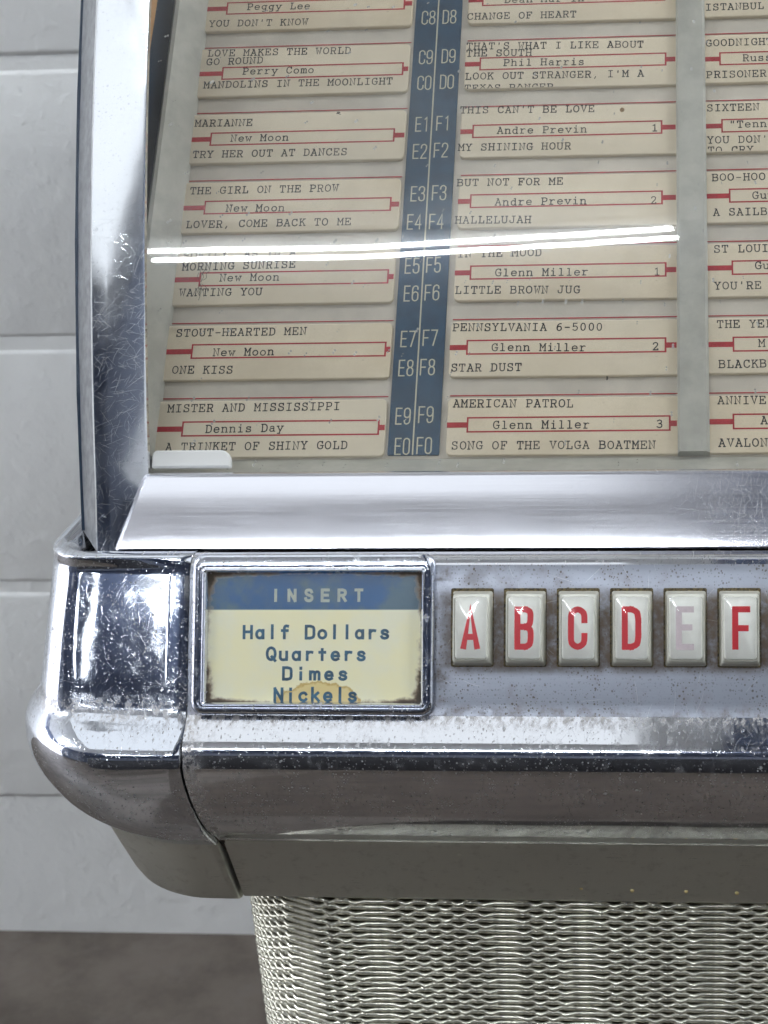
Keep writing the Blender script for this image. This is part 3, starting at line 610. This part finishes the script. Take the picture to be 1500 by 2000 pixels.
# ceiling: a pale lowered strip over the machine, dark open ceiling beyond it
o = obj('ceiling', [(-4500, -5500, CZ+60), (4000, -5500, CZ+60), (4000, 1103, CZ+60), (-4500, 1103, CZ+60)], [(3, 2, 1, 0)], M['ceildark'], origin=(0, 0, CZ+60)); tag(o, kind='structure')
b_ = [(-1300, -1600, FZ), (3000, -1600, FZ), (3000, -1000, FZ), (-1300, -1000, FZ)]; b_ += [(x, y, 60) for x, y, z_ in b_]
o = obj('dark_stand_in', b_, [(0, 1, 5, 4), (1, 2, 6, 5), (2, 3, 7, 6), (3, 0, 4, 7), (4, 5, 6, 7)], M['standin'], origin=b_[0]); tag(o, kind='structure')  # unseen block standing in for the dark-clothed photographer in the nose reflection
o = obj('left_blocker', [(-4450, -5400, FZ), (-4450, -1500, FZ), (-4450, -1500, CZ+60), (-4450, -5400, CZ+60)], [(0, 1, 2, 3)], M['walldark'], origin=(-4450, -5400, FZ)); tag(o, kind='structure')  # added unseen sheet, keeps the bright left opening out of cap reflections
o = obj('right_reflector', [(3945, -5400, FZ), (3945, 1100, FZ), (3945, 1100, 600), (3945, -5400, 600)], [(0, 1, 2, 3)], M['ceil'], origin=(3945, -5400, FZ)); tag(o, kind='structure')  # added pale sheet out of view, brightens the pillar's lower reflection
vs, fs = extrude([(-2250, CZ+5), (-2250, CZ+50), (1100, CZ+50), (1100, CZ+5)], 480, 3900, 1, True)
o = fixn(obj('ceiling_panel', vs, fs, M['ceil'], origin=(500, 0, CZ))); tag(o, kind='structure')
for nm_, q_ in (('far_wall', [(-4500, -5400, FZ), (4000, -5400, FZ), (4000, -5400, CZ+60), (-4500, -5400, CZ+60)]), ('right_wall', [(3950, -5400, FZ), (3950, 1103, FZ), (3950, 1103, CZ+60), (3950, -5400, CZ+60)])):
    o = obj(nm_, q_, [(0, 1, 2, 3)], M['walldark'], origin=q_[0]); tag(o, kind='structure')
vs, fs = extrude([(-1880, CZ+5), (-1880, CZ+50), (1100, CZ+50), (1100, CZ+5)], -3500, 70, 1, True)
o = fixn(obj('ceiling_panel', vs, fs, M['ceil'], origin=(0, 0, CZ))); tag(o, kind='structure')
def fixture(cx, cy, yaw, n, label, length=1220, gap=75, power=None, tr_=17):
    r = empty('ceiling_light', (cx, cy, CZ), label=label, category='ceiling light', group='fluorescent lights on the ceiling')
    h = length/2; w = gap*.5+30
    vs, fs = extrude([(-w, 4), (-w, -12), (-w*.35, -40), (w*.35, -40), (w, -12), (w, 4)], -h-15, h+15, 1, True)
    def put(name, vs, fs, m, par=r):
        c, s_ = math.cos(R(yaw)), math.sin(R(yaw))
        return obj(name, [(cx+x*c-y*s_, cy+x*s_+y*c, CZ+z_) for x, y, z_ in vs], fs, m, par)
    fixn(put('housing', vs, fs, M['ceil']))
    for sg in ((-1, 1) if n == 2 else (0,)):
        prof = [(sg*gap/2+tr_*math.cos(R(t)), -62+tr_*math.sin(R(t))) for t in range(0, 360, 45)]
        vs, fs = extrude(prof, -h, h, 1, True); fixn(put('tube', vs, fs, M[{None: 'tube', 1: 'tubedim', 2: 'tubehalf'}[power]]))
def fill_panel(x0, x1, y0, y1, k, label):
    r = empty('fill_panel', ((x0+x1)/2, (y0+y1)/2, CZ), label=label, category='ceiling light', group='added fill panels in the ceiling')
    b = lambda a0, a1, c0, c1, z0, z1: ([(x, y, z_) for z_ in (z0, z1) for y in (c0, c1) for x in (a0, a1)], [(0, 2, 3, 1), (4, 5, 7, 6), (0, 1, 5, 4), (2, 6, 7, 3), (0, 4, 6, 2), (1, 3, 7, 5)])
    v, f = b(x0, x1, y0, y1, CZ-4, CZ+4); fixn(obj('diffuser', v, f, k, r))
    v, f = join(b(x0-25, x0-.5, y0-25, y1+25, CZ-9, CZ+4), b(x1+.5, x1+25, y0-25, y1+25, CZ-9, CZ+4), b(x0, x1, y0-25, y0-.5, CZ-8, CZ+4), b(x0, x1, y1+.5, y1+25, CZ-8, CZ+4)); fixn(obj('frame', v, f, M['ceil'], r))
M['diffA'] = tube_mat('fill_glow', 1/TUBE_POWER*.52); M['diffB'] = tube_mat('fill_glow_bright', 1/TUBE_POWER*.55)
fill_panel(-1500, -60, -640, 700, M['diffA'], 'added square fill panel above the machine')  # added glowing panel, brightens the rail and cards from above
fill_panel(620, 2900, -2050, -300, M['diffB'], 'added long fill panel mirrored in the left chrome pillar')  # added glowing panel, gives the pillar its bright upper reflection
LY = -1.97
fixture(-592, -1989, 9.0, 2, 'twin tube fluorescent light mirrored in the window glass', tr_=10, power=2)
fixture(-1640, -2290, 96, 1, 'added short dim tube making the bright patch in the chrome corner cap', length=330, gap=40, power=1)  # weak tube added to put a bright patch in the cap
fixture(-2800, -300, 0, 2, 'added twin tube fluorescent light out of view left of the machine')  # lamp added out of view to raise the general light
fixture(2100, 350, 0, 2, 'added twin tube fluorescent light out of view right of the machine')  # another added lamp, unseen, for overall brightness

# ------------------------------------------------------------------ the jukebox
JB = empty('jukebox', (0, 560, FZ), label='chrome trimmed vintage jukebox with typed song cards and letter selection keys', category='jukebox')
X1 = 190.0                                             # how far right the machine is modelled
def part(name, vf, mat, parent=JB, smooth=None, origin=None, fix=True, **kw):
    o = obj(name, vf[0], vf[1], mat, parent, smooth, origin, **kw)
    return fixn(o) if fix else o

# title rack
rack = part('title_rack', pad(TP, -153.6, X1, -207, 34, -4, -1.4, .5, .2), M['backing'])
fl = [(-152.4, -1.2), (-153.0, 1.5), (-158.6, 9.6), (-159.8, 9.8), (-161, 8), (-155.5, -1.4)]
part('side_flange', join(rings([[TP(x, s, h) for x, h in fl] for s in (-206.5, -120, -40, 34)])), M['rack'], rack, 40)
for x in (2.1, X1-70):
    part('divider', rings([[TP(xx, s, h) for xx, h in ((x, -1.6), (x, 1.6), (x+.7, 2.4), (x+8.3, 2.4), (x+9.2, 1.5), (x+9.2, -1.6))] for s in (-206.8, -100, 34)]), M['rack'], rack, 40)
part('bottom_ledge', extrude([(420, -152.1), (412, -152.3), (405.5, -152.9), (405.2, -154.5), (420, -156)], -152, X1, 1, True), M['rack'], JB, 40)
strip = part('code_strip', pad(TP, -82.9, -67.6, -206, 34, -1.35, -.7, .3, .1), M['blue'], rack)
part('centre_line', pad(TP, -75.65, -75.2, -206, 34, -.8, -.62, .1, .03), M['cream'], strip)
strip2 = part('code_strip', pad(TP, 86, 101, -206, 34, -1.35, -.7, .3, .1), M['blue'], rack)
for c, x, y in CODES:
    vf = text(SC, c, TP, x-2.15, y-2.55+(.45 if c[1] == '0' and y < -200 else 0), 2.45, .34, .51, .42, -.66)
    part('selection_code', vf, M['cream'], strip, fix=False)

def Yc(z): return .00103*z*z+.6336*z+477.16
# inner side wall between glass and rack: cream, orange line, navy
def side_quad(name, pts, x, mat):
    vs = [(x, a, b) for a, b in pts]+[(x-1.2, a, b) for a, b in pts]; n = len(pts)
    fs = [tuple(range(n)), tuple(range(n, 2*n))[::-1]]+[(k, (k+1) % n, n+(k+1) % n, n+k) for k in range(n)]
    part(name, (vs, fs), mat, side)
sp_ = [(Yc(z_)+5, z_) for z_ in (-168, -130, -90, -50, 0, 50, 95)]+[(1000, 95), (1000, -168)]
side = part('side_wall', extrude(sp_, -172, -164, 1, True), M['navy'])
side_quad('cream_panel', [(446, -66), (470, -62), (503, -28.5), (590, 60), (525, 60), (500, 28), (470, -22)], -162.6, M['tan'])
side_quad('orange_line', [(470.5, -66), (507.5, -29), (594, 58), (590, 62), (502, -28), (466, -66)], -162.2, M['orange'])

# bright retaining clip at the lower left of the window
def clipvf():
    P_ = Pl((0, 409.5, -149.6), (0, .7, 1)); rr = [[P_(x, y, h) for x, y in rrect(-149.5, -126.2, -1.2, 4.0, .6, 6, i, rs=(.5, .5, 3.2, 1.5))] for i, h in ((0, 0), (0, 1.4), (.5, 1.9))]
    return rings(rr)
def clip_mat():
    return plain('clip_enamel', (.95, .955, .945), .25, 0.0)
part('retaining_clip', clipvf(), clip_mat(), JB, 40)

# curved window glass
def glass():
    vs, fs = [], []; nx, nz = 60, 40; x0, x1 = -152.5, X1
    for off in (0, 2.4):
        for i in range(nx+1):
            x = x0+(x1-x0)*i/nx
            for k in range(nz+1):
                z = -152.5+ (80+152.5)*k/nz
                t = -88-x; sp_ = t if t > 8 else (0 if t < -8 else (t+8)**2/32)
                vs.append((x, Yc(z)+1.2+off-WARP*sp_*(z+90), z))
    n = (nx+1)*(nz+1)
    for s_ in (0, 1):
        for i in range(nx):
            for k in range(nz):
                a = s_*n+i*(nz+1)+k; q = (a, a+nz+1, a+nz+2, a+1); fs.append(q if s_ else q[::-1])
    return vs, fs
WARP = 0.00016
gl = part('window_glass', glass(), M['glass'], JB, 180, fix=False)

# left corner pillar
def pillar():
    rs = []; zs_ = [-168.9, -166, -160, -151]+[-151+231*k/40 for k in range(1, 41)]
    for z_ in zs_:
        t = max(0, min(1, (-151-z_)/17.9)); y = Yc(z_); xi = -149.7-6.4*t; fo = 6.5*t
        sec = [(xi, y+2-fo*.5), (xi, y-fo), (xi-.5, y-fo-.7), (-158.6, y-6-2.2*t), (-159.2, y-6.5-2.2*t), (-162.3, y-8-t*1.2), (-163.0, y-7.2-t), (-173.2, y+8.5), (-173.8, y+11), (-173.8, y+26), (-160, y+26), (-160, y+4), (-151, y+3)]
        rs.append([(a, b, z_) for a, b in sec])
    return rings(rs)
vf = pillar()
def pil_face(f):      # the outer flank is a duller sheet
    xs_ = [vf[0][i][0] for i in f]
    return 1 if len(f) == 4 and max(xs_) < -162.5 else 0
part('corner_pillar', vf, None, JB, 25, mats=[M['pillar'], M['pillar_side']], fm=[pil_face(f) for f in vf[1]])

# bottom rail under the glass
prof = [(407.5, -151.4), (405.6, -150.5), (404.0, -150.6), (402.6, -151.6), (398.9, -155.6), (395.2, -160.0), (392.2, -164.2), (390.5, -166.6), (390.0, -167.5), (390.7, -168.4), (396, -169), (409, -162)]
def mitre(vf):
    return [(p[0] if p[0] > 0 else -149.6-6.6*max(0, min(1.05, (-151-p[2])/17)), p[1], p[2]) for p in vf[0]], vf[1]
part('bottom_rail', mitre(extrude(prof, -157.5, X1, 1, True)), M['rail'], JB, 35)
part('rail_shade_strip', extrude([(394, -166), (394, -175), (412, -175), (412, -166)], -157, X1, 1, True), M['darkgap'], JB)  # dark strip standing in for the shade under the rail

# chrome corner cap: the casting profile carried round the corner
LV = [(-171.5, 396, -166, 8), (-169, 391, -172.5, 10), (-167.3, 387.2, -175.6, 12), (-167.6, 385.0, -176.6, 12.5), (-169.2, 383.7, -177.2, 13), (-171, 382.7, -177.4, 13), (-177, 379.2, -177.8, 13), (-184, 375.1, -178.3, 13), (-192, 370.4, -179.0, 13.5), (-199, 366.3, -179.8, 14.5),
      (-203.0, 364.0, -180.3, 15.2), (-205.6, 362.4, -181.2, 17.5), (-206.8, 361.2, -182.2, 20), (-208.0, 359.0, -183.4, 24), (-209.3, 356.4, -184.9, 28.5), (-210.6, 354.2, -186, 31.5), (-212.4, 352.3, -187, 33.5), (-215, 351.3, -187.5, 34.7), (-218.5, 351.3, -187.9, 35.5), (-224, 352.5, -188, 36.3), (-232, 355.8, -187.6, 37.5),
      (-241.5, 360.7, -185.2, 38), (-249, 366.6, -180.6, 36.5), (-254, 371.2, -176.2, 35)]
LO = [(-253.2, 371.6, -178.4, 34), (-262, 374.8, -177.4, 34), (-272, 379.3, -176.2, 33.5), (-281, 383.8, -175.2, 33), (-283.6, 385.6, -174.4, 32.5), (-284.2, 388.5, -172, 31)]
XS = -132.9
def plan(yf, xs, rc, z_):
    kt = .075*max(0, min(1, (-168-z_)/3))*max(0, min(1, (z_+222)/16))
    pts = [(XS, yf+9, z_), (XS, yf+.6, z_), (XS-.5, yf, z_)]
    xc, yc = xs+rc, yf+rc
    for k in range(1, 6): pts.append((XS-.5+(xc-XS+.5)*k/5, yf+kt*(xc-XS+.5)*-k/5, z_))
    yc += kt*(XS-xc)*.9
    for k in range(1, 15):
        t = R(90*k/14); pts.append((xc-rc*math.sin(t), yc-rc*math.cos(t), z_))
    for k in range(1, 6): pts.append((xs, yc+(475-yc)*k/5, z_))
    return pts
def loft(levels, sub, close=False):
    L_ = smooth_path(levels, sub); rs = [plan(yf, xs, rc, z_) for z_, yf, xs, rc in L_]
    n = len(rs[0]); vs = [p for r_ in rs for p in r_]; fs = []
    for i in range(len(rs)-1):
        for k in range(n-1): fs.append((i*n+k, i*n+k+1, (i+1)*n+k+1, (i+1)*n+k))
    if close:
        b = (len(rs)-1)*n; c = len(vs); vs.append((-150, 440, levels[-1][0]-.3)); fs += [(b+k, b+k+1, c) for k in range(n-1)]
    return vs, fs
cap = part('corner_cap', loft(LV, 4), M['cap'], JB, 60)
part('corner_cap_skirt', loft(LO, 3, True), M['trim'], cap, 60)

# front casting with the key plate, nose and underside
E0 = [(402, -172.5), (391, -169.2), (386.6, -167.2), (384.2, -166.9), (382.0, -167.3), (380.2, -168.4)]
E1 = [(380.2, -168.4)]+[tuple((KP(0, s).y, KP(0, s).z)) for s in (38, 30, 20, 10, 3)]+[(361.6, -203.2), (360.6, -204.5)]
E2 = [(360.6, -204.5), (359.2, -205.5), (356.5, -207.3), (354.0, -209.3), (352.6, -211.0), (351.7, -213.2), (351.2, -216), (351.4, -219), (352.3, -223), (354, -228), (356.4, -233), (359.5, -238.3), (363, -243.3), (367.2, -248), (370.6, -251.3), (371.6, -252.6)]
XC = -132.25
part('front_casting', join(extrude(E0, XC, X1), extrude(smooth_path(E2, 3), XC, X1)), M['cast'], JB, 60)
part('key_plate', extrude(E1, XC, X1), M['key_plate'], JB, 30)
part('casting_seam', extrude([(390, -170), (364, -212), (366, -245), (384, -268), (395, -282), (400, -282), (400, -170)], -133.6, -131.2, 1, True), M['seamdirt'], JB)
st = part('lower_trim', extrude([(371.4, -252.2), (372.6, -252.6), (373.4, -254), (377.6, -264), (382, -275), (384.6, -281), (385.3, -282.3), (386.6, -282.6), (397, -282.6)], -131.6, X1), M['trim'], JB, 35)
for x, z_ in ((-41.6, -273.2), (-27.1, -275.7), (-11.8, -276.4), (4.3, -276.4), (19.4, -276.8)):
    Pz = Pl((x, 382.6, z_), (0, .42, 1)); part('stud', rings([[Pz(r_*math.cos(R(a)), r_*math.sin(R(a)), h) for a in range(0, 360, 45)] for r_, h in ((.62, -.6), (.6, .25), (.3, .5))]), M['gold'], st, 60)

# coin plate: raised chrome frame with its printed label
def framevf():
    rs = []
    for x0, x1, y0, y1, r_, h in ((-130.9, -63.9, -.6, 43.6, 3.5, -1), (-130.9, -63.9, -.6, 43.6, 3.5, 1.7), (-130.3, -64.5, 0, 43.1, 3.2, 2.5), (-129.6, -65.2, .6, 42.5, 2.8, 2.8), (-128.9, -65.7, 1.3, 40.0, 1.6, 2.8),
                                 (-128.6, -66.0, 1.6, 39.7, 1.4, 2.2), (-128.2, -66.3, 1.9, 39.4, 1.0, 2.2), (-127.6, -66.9, 2.3, 38.9, .6, 2.6), (-127.2, -67.2, 2.6, 38.6, .5, 2.3), (-126.5, -67.9, 3.1, 38.1, .5, .7), (-126.5, -67.9, 3.1, 38.1, .5, -.8)):
        rs.append([KP(x, y, h) for x, y in rrect(x0, x1, y0, y1, r_, 4)])
    return rings(rs, (False, False))
frame = part('coin_frame', framevf(), M['frame'], JB, 50)
lab = part('coin_label', quad(KP, -126.7, -67.7, 2.9, 38.3, .8), M['coin_label'], frame, origin=tuple(KP(-97.2, 20.6, .8)), fix=False)
for s_, x, y, w_, h_, m_ in (('INSERT', -109.3, 30.5, 25.6, 3.7, 'signcream'), ('Half Dollars', -117.0, 20.3, 40.7, 4.0, 'signblue'), ('Quarters', -110.5, 14.4, 27.8, 4.0, 'signblue'), ('Dimes', -105.9, 9.1, 18.2, 3.9, 'signblue'), ('Nickels', -108.2, 3.3, 23.2, 4.0, 'signblue')):
    n = len(s_); gw = {'INSERT': 1.9}.get(s_, 2.15)
    pitch = (w_-gw-.6)/(n-1)
    part('printed_line', text(SC, s_, KP, x+.45, y+.1, pitch, gw/5, (h_-.75)/10, .78, .84), M[m_], lab, fix=False)

# letter keys
def key(i, ch):
    x0 = -59.07+14.39*i; x1 = x0+10.9; y0, y1 = 13.0, 33.2
    k = part('selector_key', pad(KP, x0-.5, x1+.25, y0-.3, y1+.8, -.5, .12, .5, .05), M['socket'], JB)
    ty, tx, dz = (-.015, .02, .1) if ch == 'A' else (random.uniform(-.012, .012), random.uniform(-.015, .015), random.uniform(-.25, .25))
    K0 = KP; cy_ = (y0+y1)/2; cx_ = (x0+x1)/2
    def KP_(x, y, h): return K0(x, y, h+(dz+(x-cx_)*tx+(y-cy_)*ty)*(h > .15))
    capr = [[KP_(x, y, h) for x, y in rrect(x0+a, x1-a, y0+b, y1-c, r_, 4)] for a, b, c, r_, h in ((0, 0, 0, .6, .1), (.35, .6, .7, .8, 2.2), (.45, .9, .9, .9, 3.7), (.7, 1.3, 1.2, 1.0, 4.15), (1.1, 1.8, 1.7, 1.0, 4.3))]
    vf = rings(capr); part('clear_cap', vf, None, k, 50, mats=[M['clear'], M['clearedge']], fm=[0 if len(f) > 4 else 1 for f in vf[1]])
    insr = [[KP_(x, y, h) for x, y in rrect(x0+a, x1-a, y0+b, y1-a, .9, 4)] for a, b, h in ((.9, 1.6, .2), (1.1, 1.9, 3.6), (1.35, 2.1, 3.9))]
    part('white_insert', rings(insr), M['keywhite'], k, 50)
    w_ = 5.1; cx = (x0+x1)/2+(-.1, 0, 0, 0, 0, .5, 0, 0)[i]
    part('key_letter', text(SC, ch, KP_, cx-w_/2+.7, 18.15, 1, (w_-1.5)/5, 1.0, 1.62, 3.93), M['keyfaded' if ch == 'E' else 'keyred'], k, fix=False)
    return k
for i, ch in enumerate('ABCDEFGH'):
    key(i, ch)

# title cards: each one could be slid out of the rack
LABEL = {('L', -1): 'typed card at the top left of the rack ending with YOU DON\'T KNOW',
 ('L', 0): 'typed card LOVE MAKES THE WORLD GO ROUND beside codes C9 and C0', ('L', 1): 'typed card MARIANNE and TRY HER OUT AT DANCES beside E1',
 ('L', 2): 'typed card THE GIRL ON THE PROW above the light reflection, beside E3', ('L', 3): 'typed card MORNING SUNRISE and WANTING YOU partly under the light reflection',
 ('L', 4): 'typed card STOUT-HEARTED MEN and ONE KISS beside E7 and E8', ('L', 5): 'typed card MISTER AND MISSISSIPPI at the bottom of the left column',
 ('M', -1): 'typed card ending with CHANGE OF HEART, cut off by the top of the picture', ('M', 0): 'typed card THAT\'S WHAT I LIKE ABOUT THE SOUTH beside code D9',
 ('M', 1): 'typed card THIS CAN\'T BE LOVE and MY SHINING HOUR with a brown spot', ('M', 2): 'typed card BUT NOT FOR ME and HALLELUJAH beside code F3',
 ('M', 3): 'typed card IN THE MOOD and LITTLE BROWN JUG beside code F5', ('M', 4): 'typed card PENNSYLVANIA 6-5000 and STAR DUST beside code F7', ('M', 5): 'typed card AMERICAN PATROL and SONG OF THE VOLGA BOATMEN at the column bottom',
 ('R', -1): 'typed card ISTANBUL at the top right behind the grey divider', ('R', 0): 'typed card GOODNIGHT and PRISONER right of the grey divider', ('R', 1): 'typed card SIXTEEN and YOU DON\'T right of the grey divider',
 ('R', 2): 'typed card BOO-HOO and A SAILB right of the grey divider', ('R', 3): 'typed card ST LOUI and YOU\'RE right of the grey divider', ('R', 4): 'typed card THE YE and BLACKB right of the grey divider',
 ('R', 5): 'typed card ANNIVE and AVALON at the bottom right of the rack'}
CX = {'L': (-153.4, -83.6, (.4, 1.6, 1.6, .4)), 'M': (-66.0, 5.0, (1.6, .4, .4, 1.6)), 'R': (5, 84.5, (.4, 1.6, 1.6, .4))}
SH = {'L': .15, 'M': -.45, 'R': -.25}
for col in 'LMR':
    x0, x1, rs4 = CX[col]; d = math.tan(R(SH[col]))
    for row, lines, bl, br, bb in CARDS[col]:
        s0 = S0-PITCH*row; xr = min(x1, 2.2 if col == 'M' else x1)
        Q = lambda x, y, h, s0=s0: TP(x, s0+y, h)
        jit = random.uniform(-.25, .25)
        xa, xb = x0+random.uniform(0, .5)*(col == 'M'), x1-random.uniform(0, .6)*(col == 'L')
        rr = [[Q(x, y+(x-(x0+x1)/2)*d*.3, h) for x, y in rrect(xa, xb, -19.7+jit*.5, -1.3, 1.6, 4, i_, rs4)] for i_, h in ((0, -1.38), (0, -.25), (.12, -.08), (.45, 0))]
        vf = rings(rr)
        c = obj('title_card', vf[0], vf[1], M['paper'], None, 50, origin=tuple(Q((x0+x1)/2, -10, 0))); fixn(c)
        tag(c, label=LABEL[(col, row)], category='title card', group='typed title cards in the rack')
        e = 2.1 if col == 'M' else xb
        xs0 = 11.3 if col == 'R' else xa
        ti = random.uniform(-.05, .05)
        red = join(([Q(xa+.3, .22, -1.2), Q(xb, .22, -1.2), Q(xb, -.14+ti, -1.2), Q(xa+.3, -.14, -1.2)], [(0, 1, 2, 3)]),
                   quad(Q, xs0, bl, bb+1.6, bb+3.35, .03), quad(Q, br, e-.2, bb+1.5, bb+3.3, .03),
                   quad(Q, bl, br, bb, bb+.5, .035), quad(Q, bl, br, bb+4.5, bb+5.0, .035), quad(Q, bl, bl+.5, bb+.5, bb+4.5, .035), quad(Q, br-.55, br, bb+.5, bb+4.5, .035))
        obj('red_print', red[0], red[1], M['red'], c, None)
        for t_, x, y, p_, sl in lines:
            y = {'TEXAS RANGER': -20.5, 'TO CRY': -20.4}.get(t_, y)
            vf = text(TW, t_, Q, x+.12, y+.12, 2.4, .238, .238, .33, .05, sl, .045, cut=-19.45 if y < -19 else None)
            obj('typed_line', vf[0], vf[1], M['ink'], c, None)

FL = {'a': '~0,0 1.4,2.6 1,5 2.4,8;~1.2,1 3,2.4 2.6,4.6 4.4,6.4;~.4,-1 -.6,-4 .8,-7 .2,-10;~.4,-3 2,-5 2.6,-8;~.2,-2 -1.8,-4.4 -2.6,-7;~1,4 -.6,6 -.2,9;~0,-1 1.2,-3.5 .9,-6.5;~.8,-1 3.2,-2.8 4.6,-5.6;~-.4,1 -1.6,3 -1.2,5.4;~.6,0 .2,3 1.2,6',
      'b': '0,0 1.6,.6;~.4,1 1,0 2,-.4;~.2,.4 .9,1 1.5,.9'}
FP = Pl(TP(0, 0, 3), TP.uy)
hair = plain('lint_grey', (.05, .045, .04), .9)
part('lint', text(FL, 'a', FP, -143.6, -149.5, 1, .62, .62, .13, 0), hair, rack, fix=False)
part('lint', text(FL, 'b', FP, -105.4, -89.6, 1, .6, .6, .25, 0), hair, rack, fix=False)
part('lint', text(FL, 'a', FP, -18.5, -183.6, 1, .06, .06, .2, 0), hair, rack, fix=False)
spot = rings([[TP(-14.9+rx*math.cos(R(a)), -88.6+ry*math.sin(R(a)), h) for a in range(0, 360, 30)] for rx, ry, h in ((.75, .85, .015), (.45, .5, .03))])
o = obj('brown_spot', spot[0], spot[1], plain('brown_spot', (.30, .19, .09), .6, mottle=.3, mscale=1.5), bpy.data.objects[[c.name for c in bpy.data.objects if c.get('label', '').endswith('brown spot')][0]], None)
# speaker grille of expanded steel, bent round the front corner
gr = part('speaker_grille', extrude([(399, -283), (399, -470)], -95, X1), M['cloth'], JB)
YF, XG, RC = 394.0, -143.0, 40.0
xc_ = XG+RC; Lc = RC*math.pi/2
def gpt(u, z_, off=0.0):   # u measured along the face from x = -87.14 leftwards negative
    x = -87.14+u
    if x >= xc_: return (x, YF+off, z_)
    t = (xc_-x)/RC
    if t <= math.pi/2: return (xc_-(RC-off)*math.sin(t), YF+RC-(RC-off)*math.cos(t), z_)
    return (XG+off, YF+RC+(xc_-x-Lc), z_)
UP = 4.082; H2 = 2.12
def nodes_list():
    out = set()
    for k in range(-60, 75):
        m = k % 16
        if m <= 7 or 10 <= m <= 13: out.add(k)
    return sorted(out)
ND = nodes_list()
def strand(par):
    pts = []
    for a, b in zip(ND, ND[1:]):
        for q in range(4 if b-a == 1 else 12):
            t = q/(4 if b-a == 1 else 12); u = (a+(b-a)*t)*UP
            sa = 1 if (a+par) % 2 == 0 else -1; sb = 1 if (b+par) % 2 == 0 else -1
            if b-a == 1: w = math.cos(math.pi*t); off = w*sa*H2*.25; bulge = .35*abs(w)**2
            else:
                e = (1-min(1, t*4))*sa+(1-min(1, (1-t)*4))*sb; off = e*H2*.25; bulge = .35*abs(e)
            pts.append((u, off, bulge))
    vs, fs = [], []; K = 6
    for i, (u, off, bu) in enumerate(pts):
        for k in range(K):
            t = 2*math.pi*k/K; rz, rn = .88+bu*.35, .7+bu*.7
            vs.append(gpt(u, -286+off+rz*math.sin(t), -bu*1.1+.1+rn*math.cos(t)*-1))
    for i in range(len(pts)-1):
        for k in range(K):
            k2 = (k+1) % K; fs.append((i*K+k, i*K+k2, (i+1)*K+k2, (i+1)*K+k))
    return vs, fs
proto = [part('mesh_strand', strand(p), M['wire'], gr, 180, origin=(0, 400, -286)) for p in (0, 1)]
for j in range(-1, 80):
    if j in (0,): continue
    o = proto[j % 2].copy() if j != 1 else proto[1]
    if j != 1: S.collection.objects.link(o)
    o.parent = gr; o.location = proto[0].location+Vector((0, 0, -j*H2/1000))
bk = []
for z_ in (-283, -470):
    bk.append([gpt(u, z_, 3.0) for u in [-150+k*4 for k in range(0, 107)]])
vs = bk[0]+bk[1]; n = len(bk[0]); part('speaker_cloth', (vs, [(k, k+1, n+k+1, n+k) for k in range(n-1)]), M['cloth'], gr, 60, fix=False)

# cabinet behind and below
def box(x0, x1, y0, y1, z0, z1):
    v = [(x, y, z_) for z_ in (z0, z1) for y in (y0, y1) for x in (x0, x1)]
    return v, [(0, 2, 3, 1), (4, 5, 7, 6), (0, 1, 5, 4), (2, 6, 7, 3), (0, 4, 6, 2), (1, 3, 7, 5)]
part('cabinet', join(box(-163, X1, 665, 1000, -290, 95), box(-163, X1, 425, 664, -290, -172), box(-141, X1, 440, 990, -790, -291), box(-135, X1, 405, 990, -790, -466)), M['black'], JB)
part('base_foot', box(-130, -90, 430, 470, FZ, -790), M['black'], JB); part('base_foot', box(-130, -90, 930, 970, FZ, -790), M['black'], JB)
part('base_foot', box(X1-45, X1-5, 430, 470, FZ, -790), M['black'], JB); part('base_foot', box(X1-45, X1-5, 930, 970, FZ, -790), M['black'], JB)
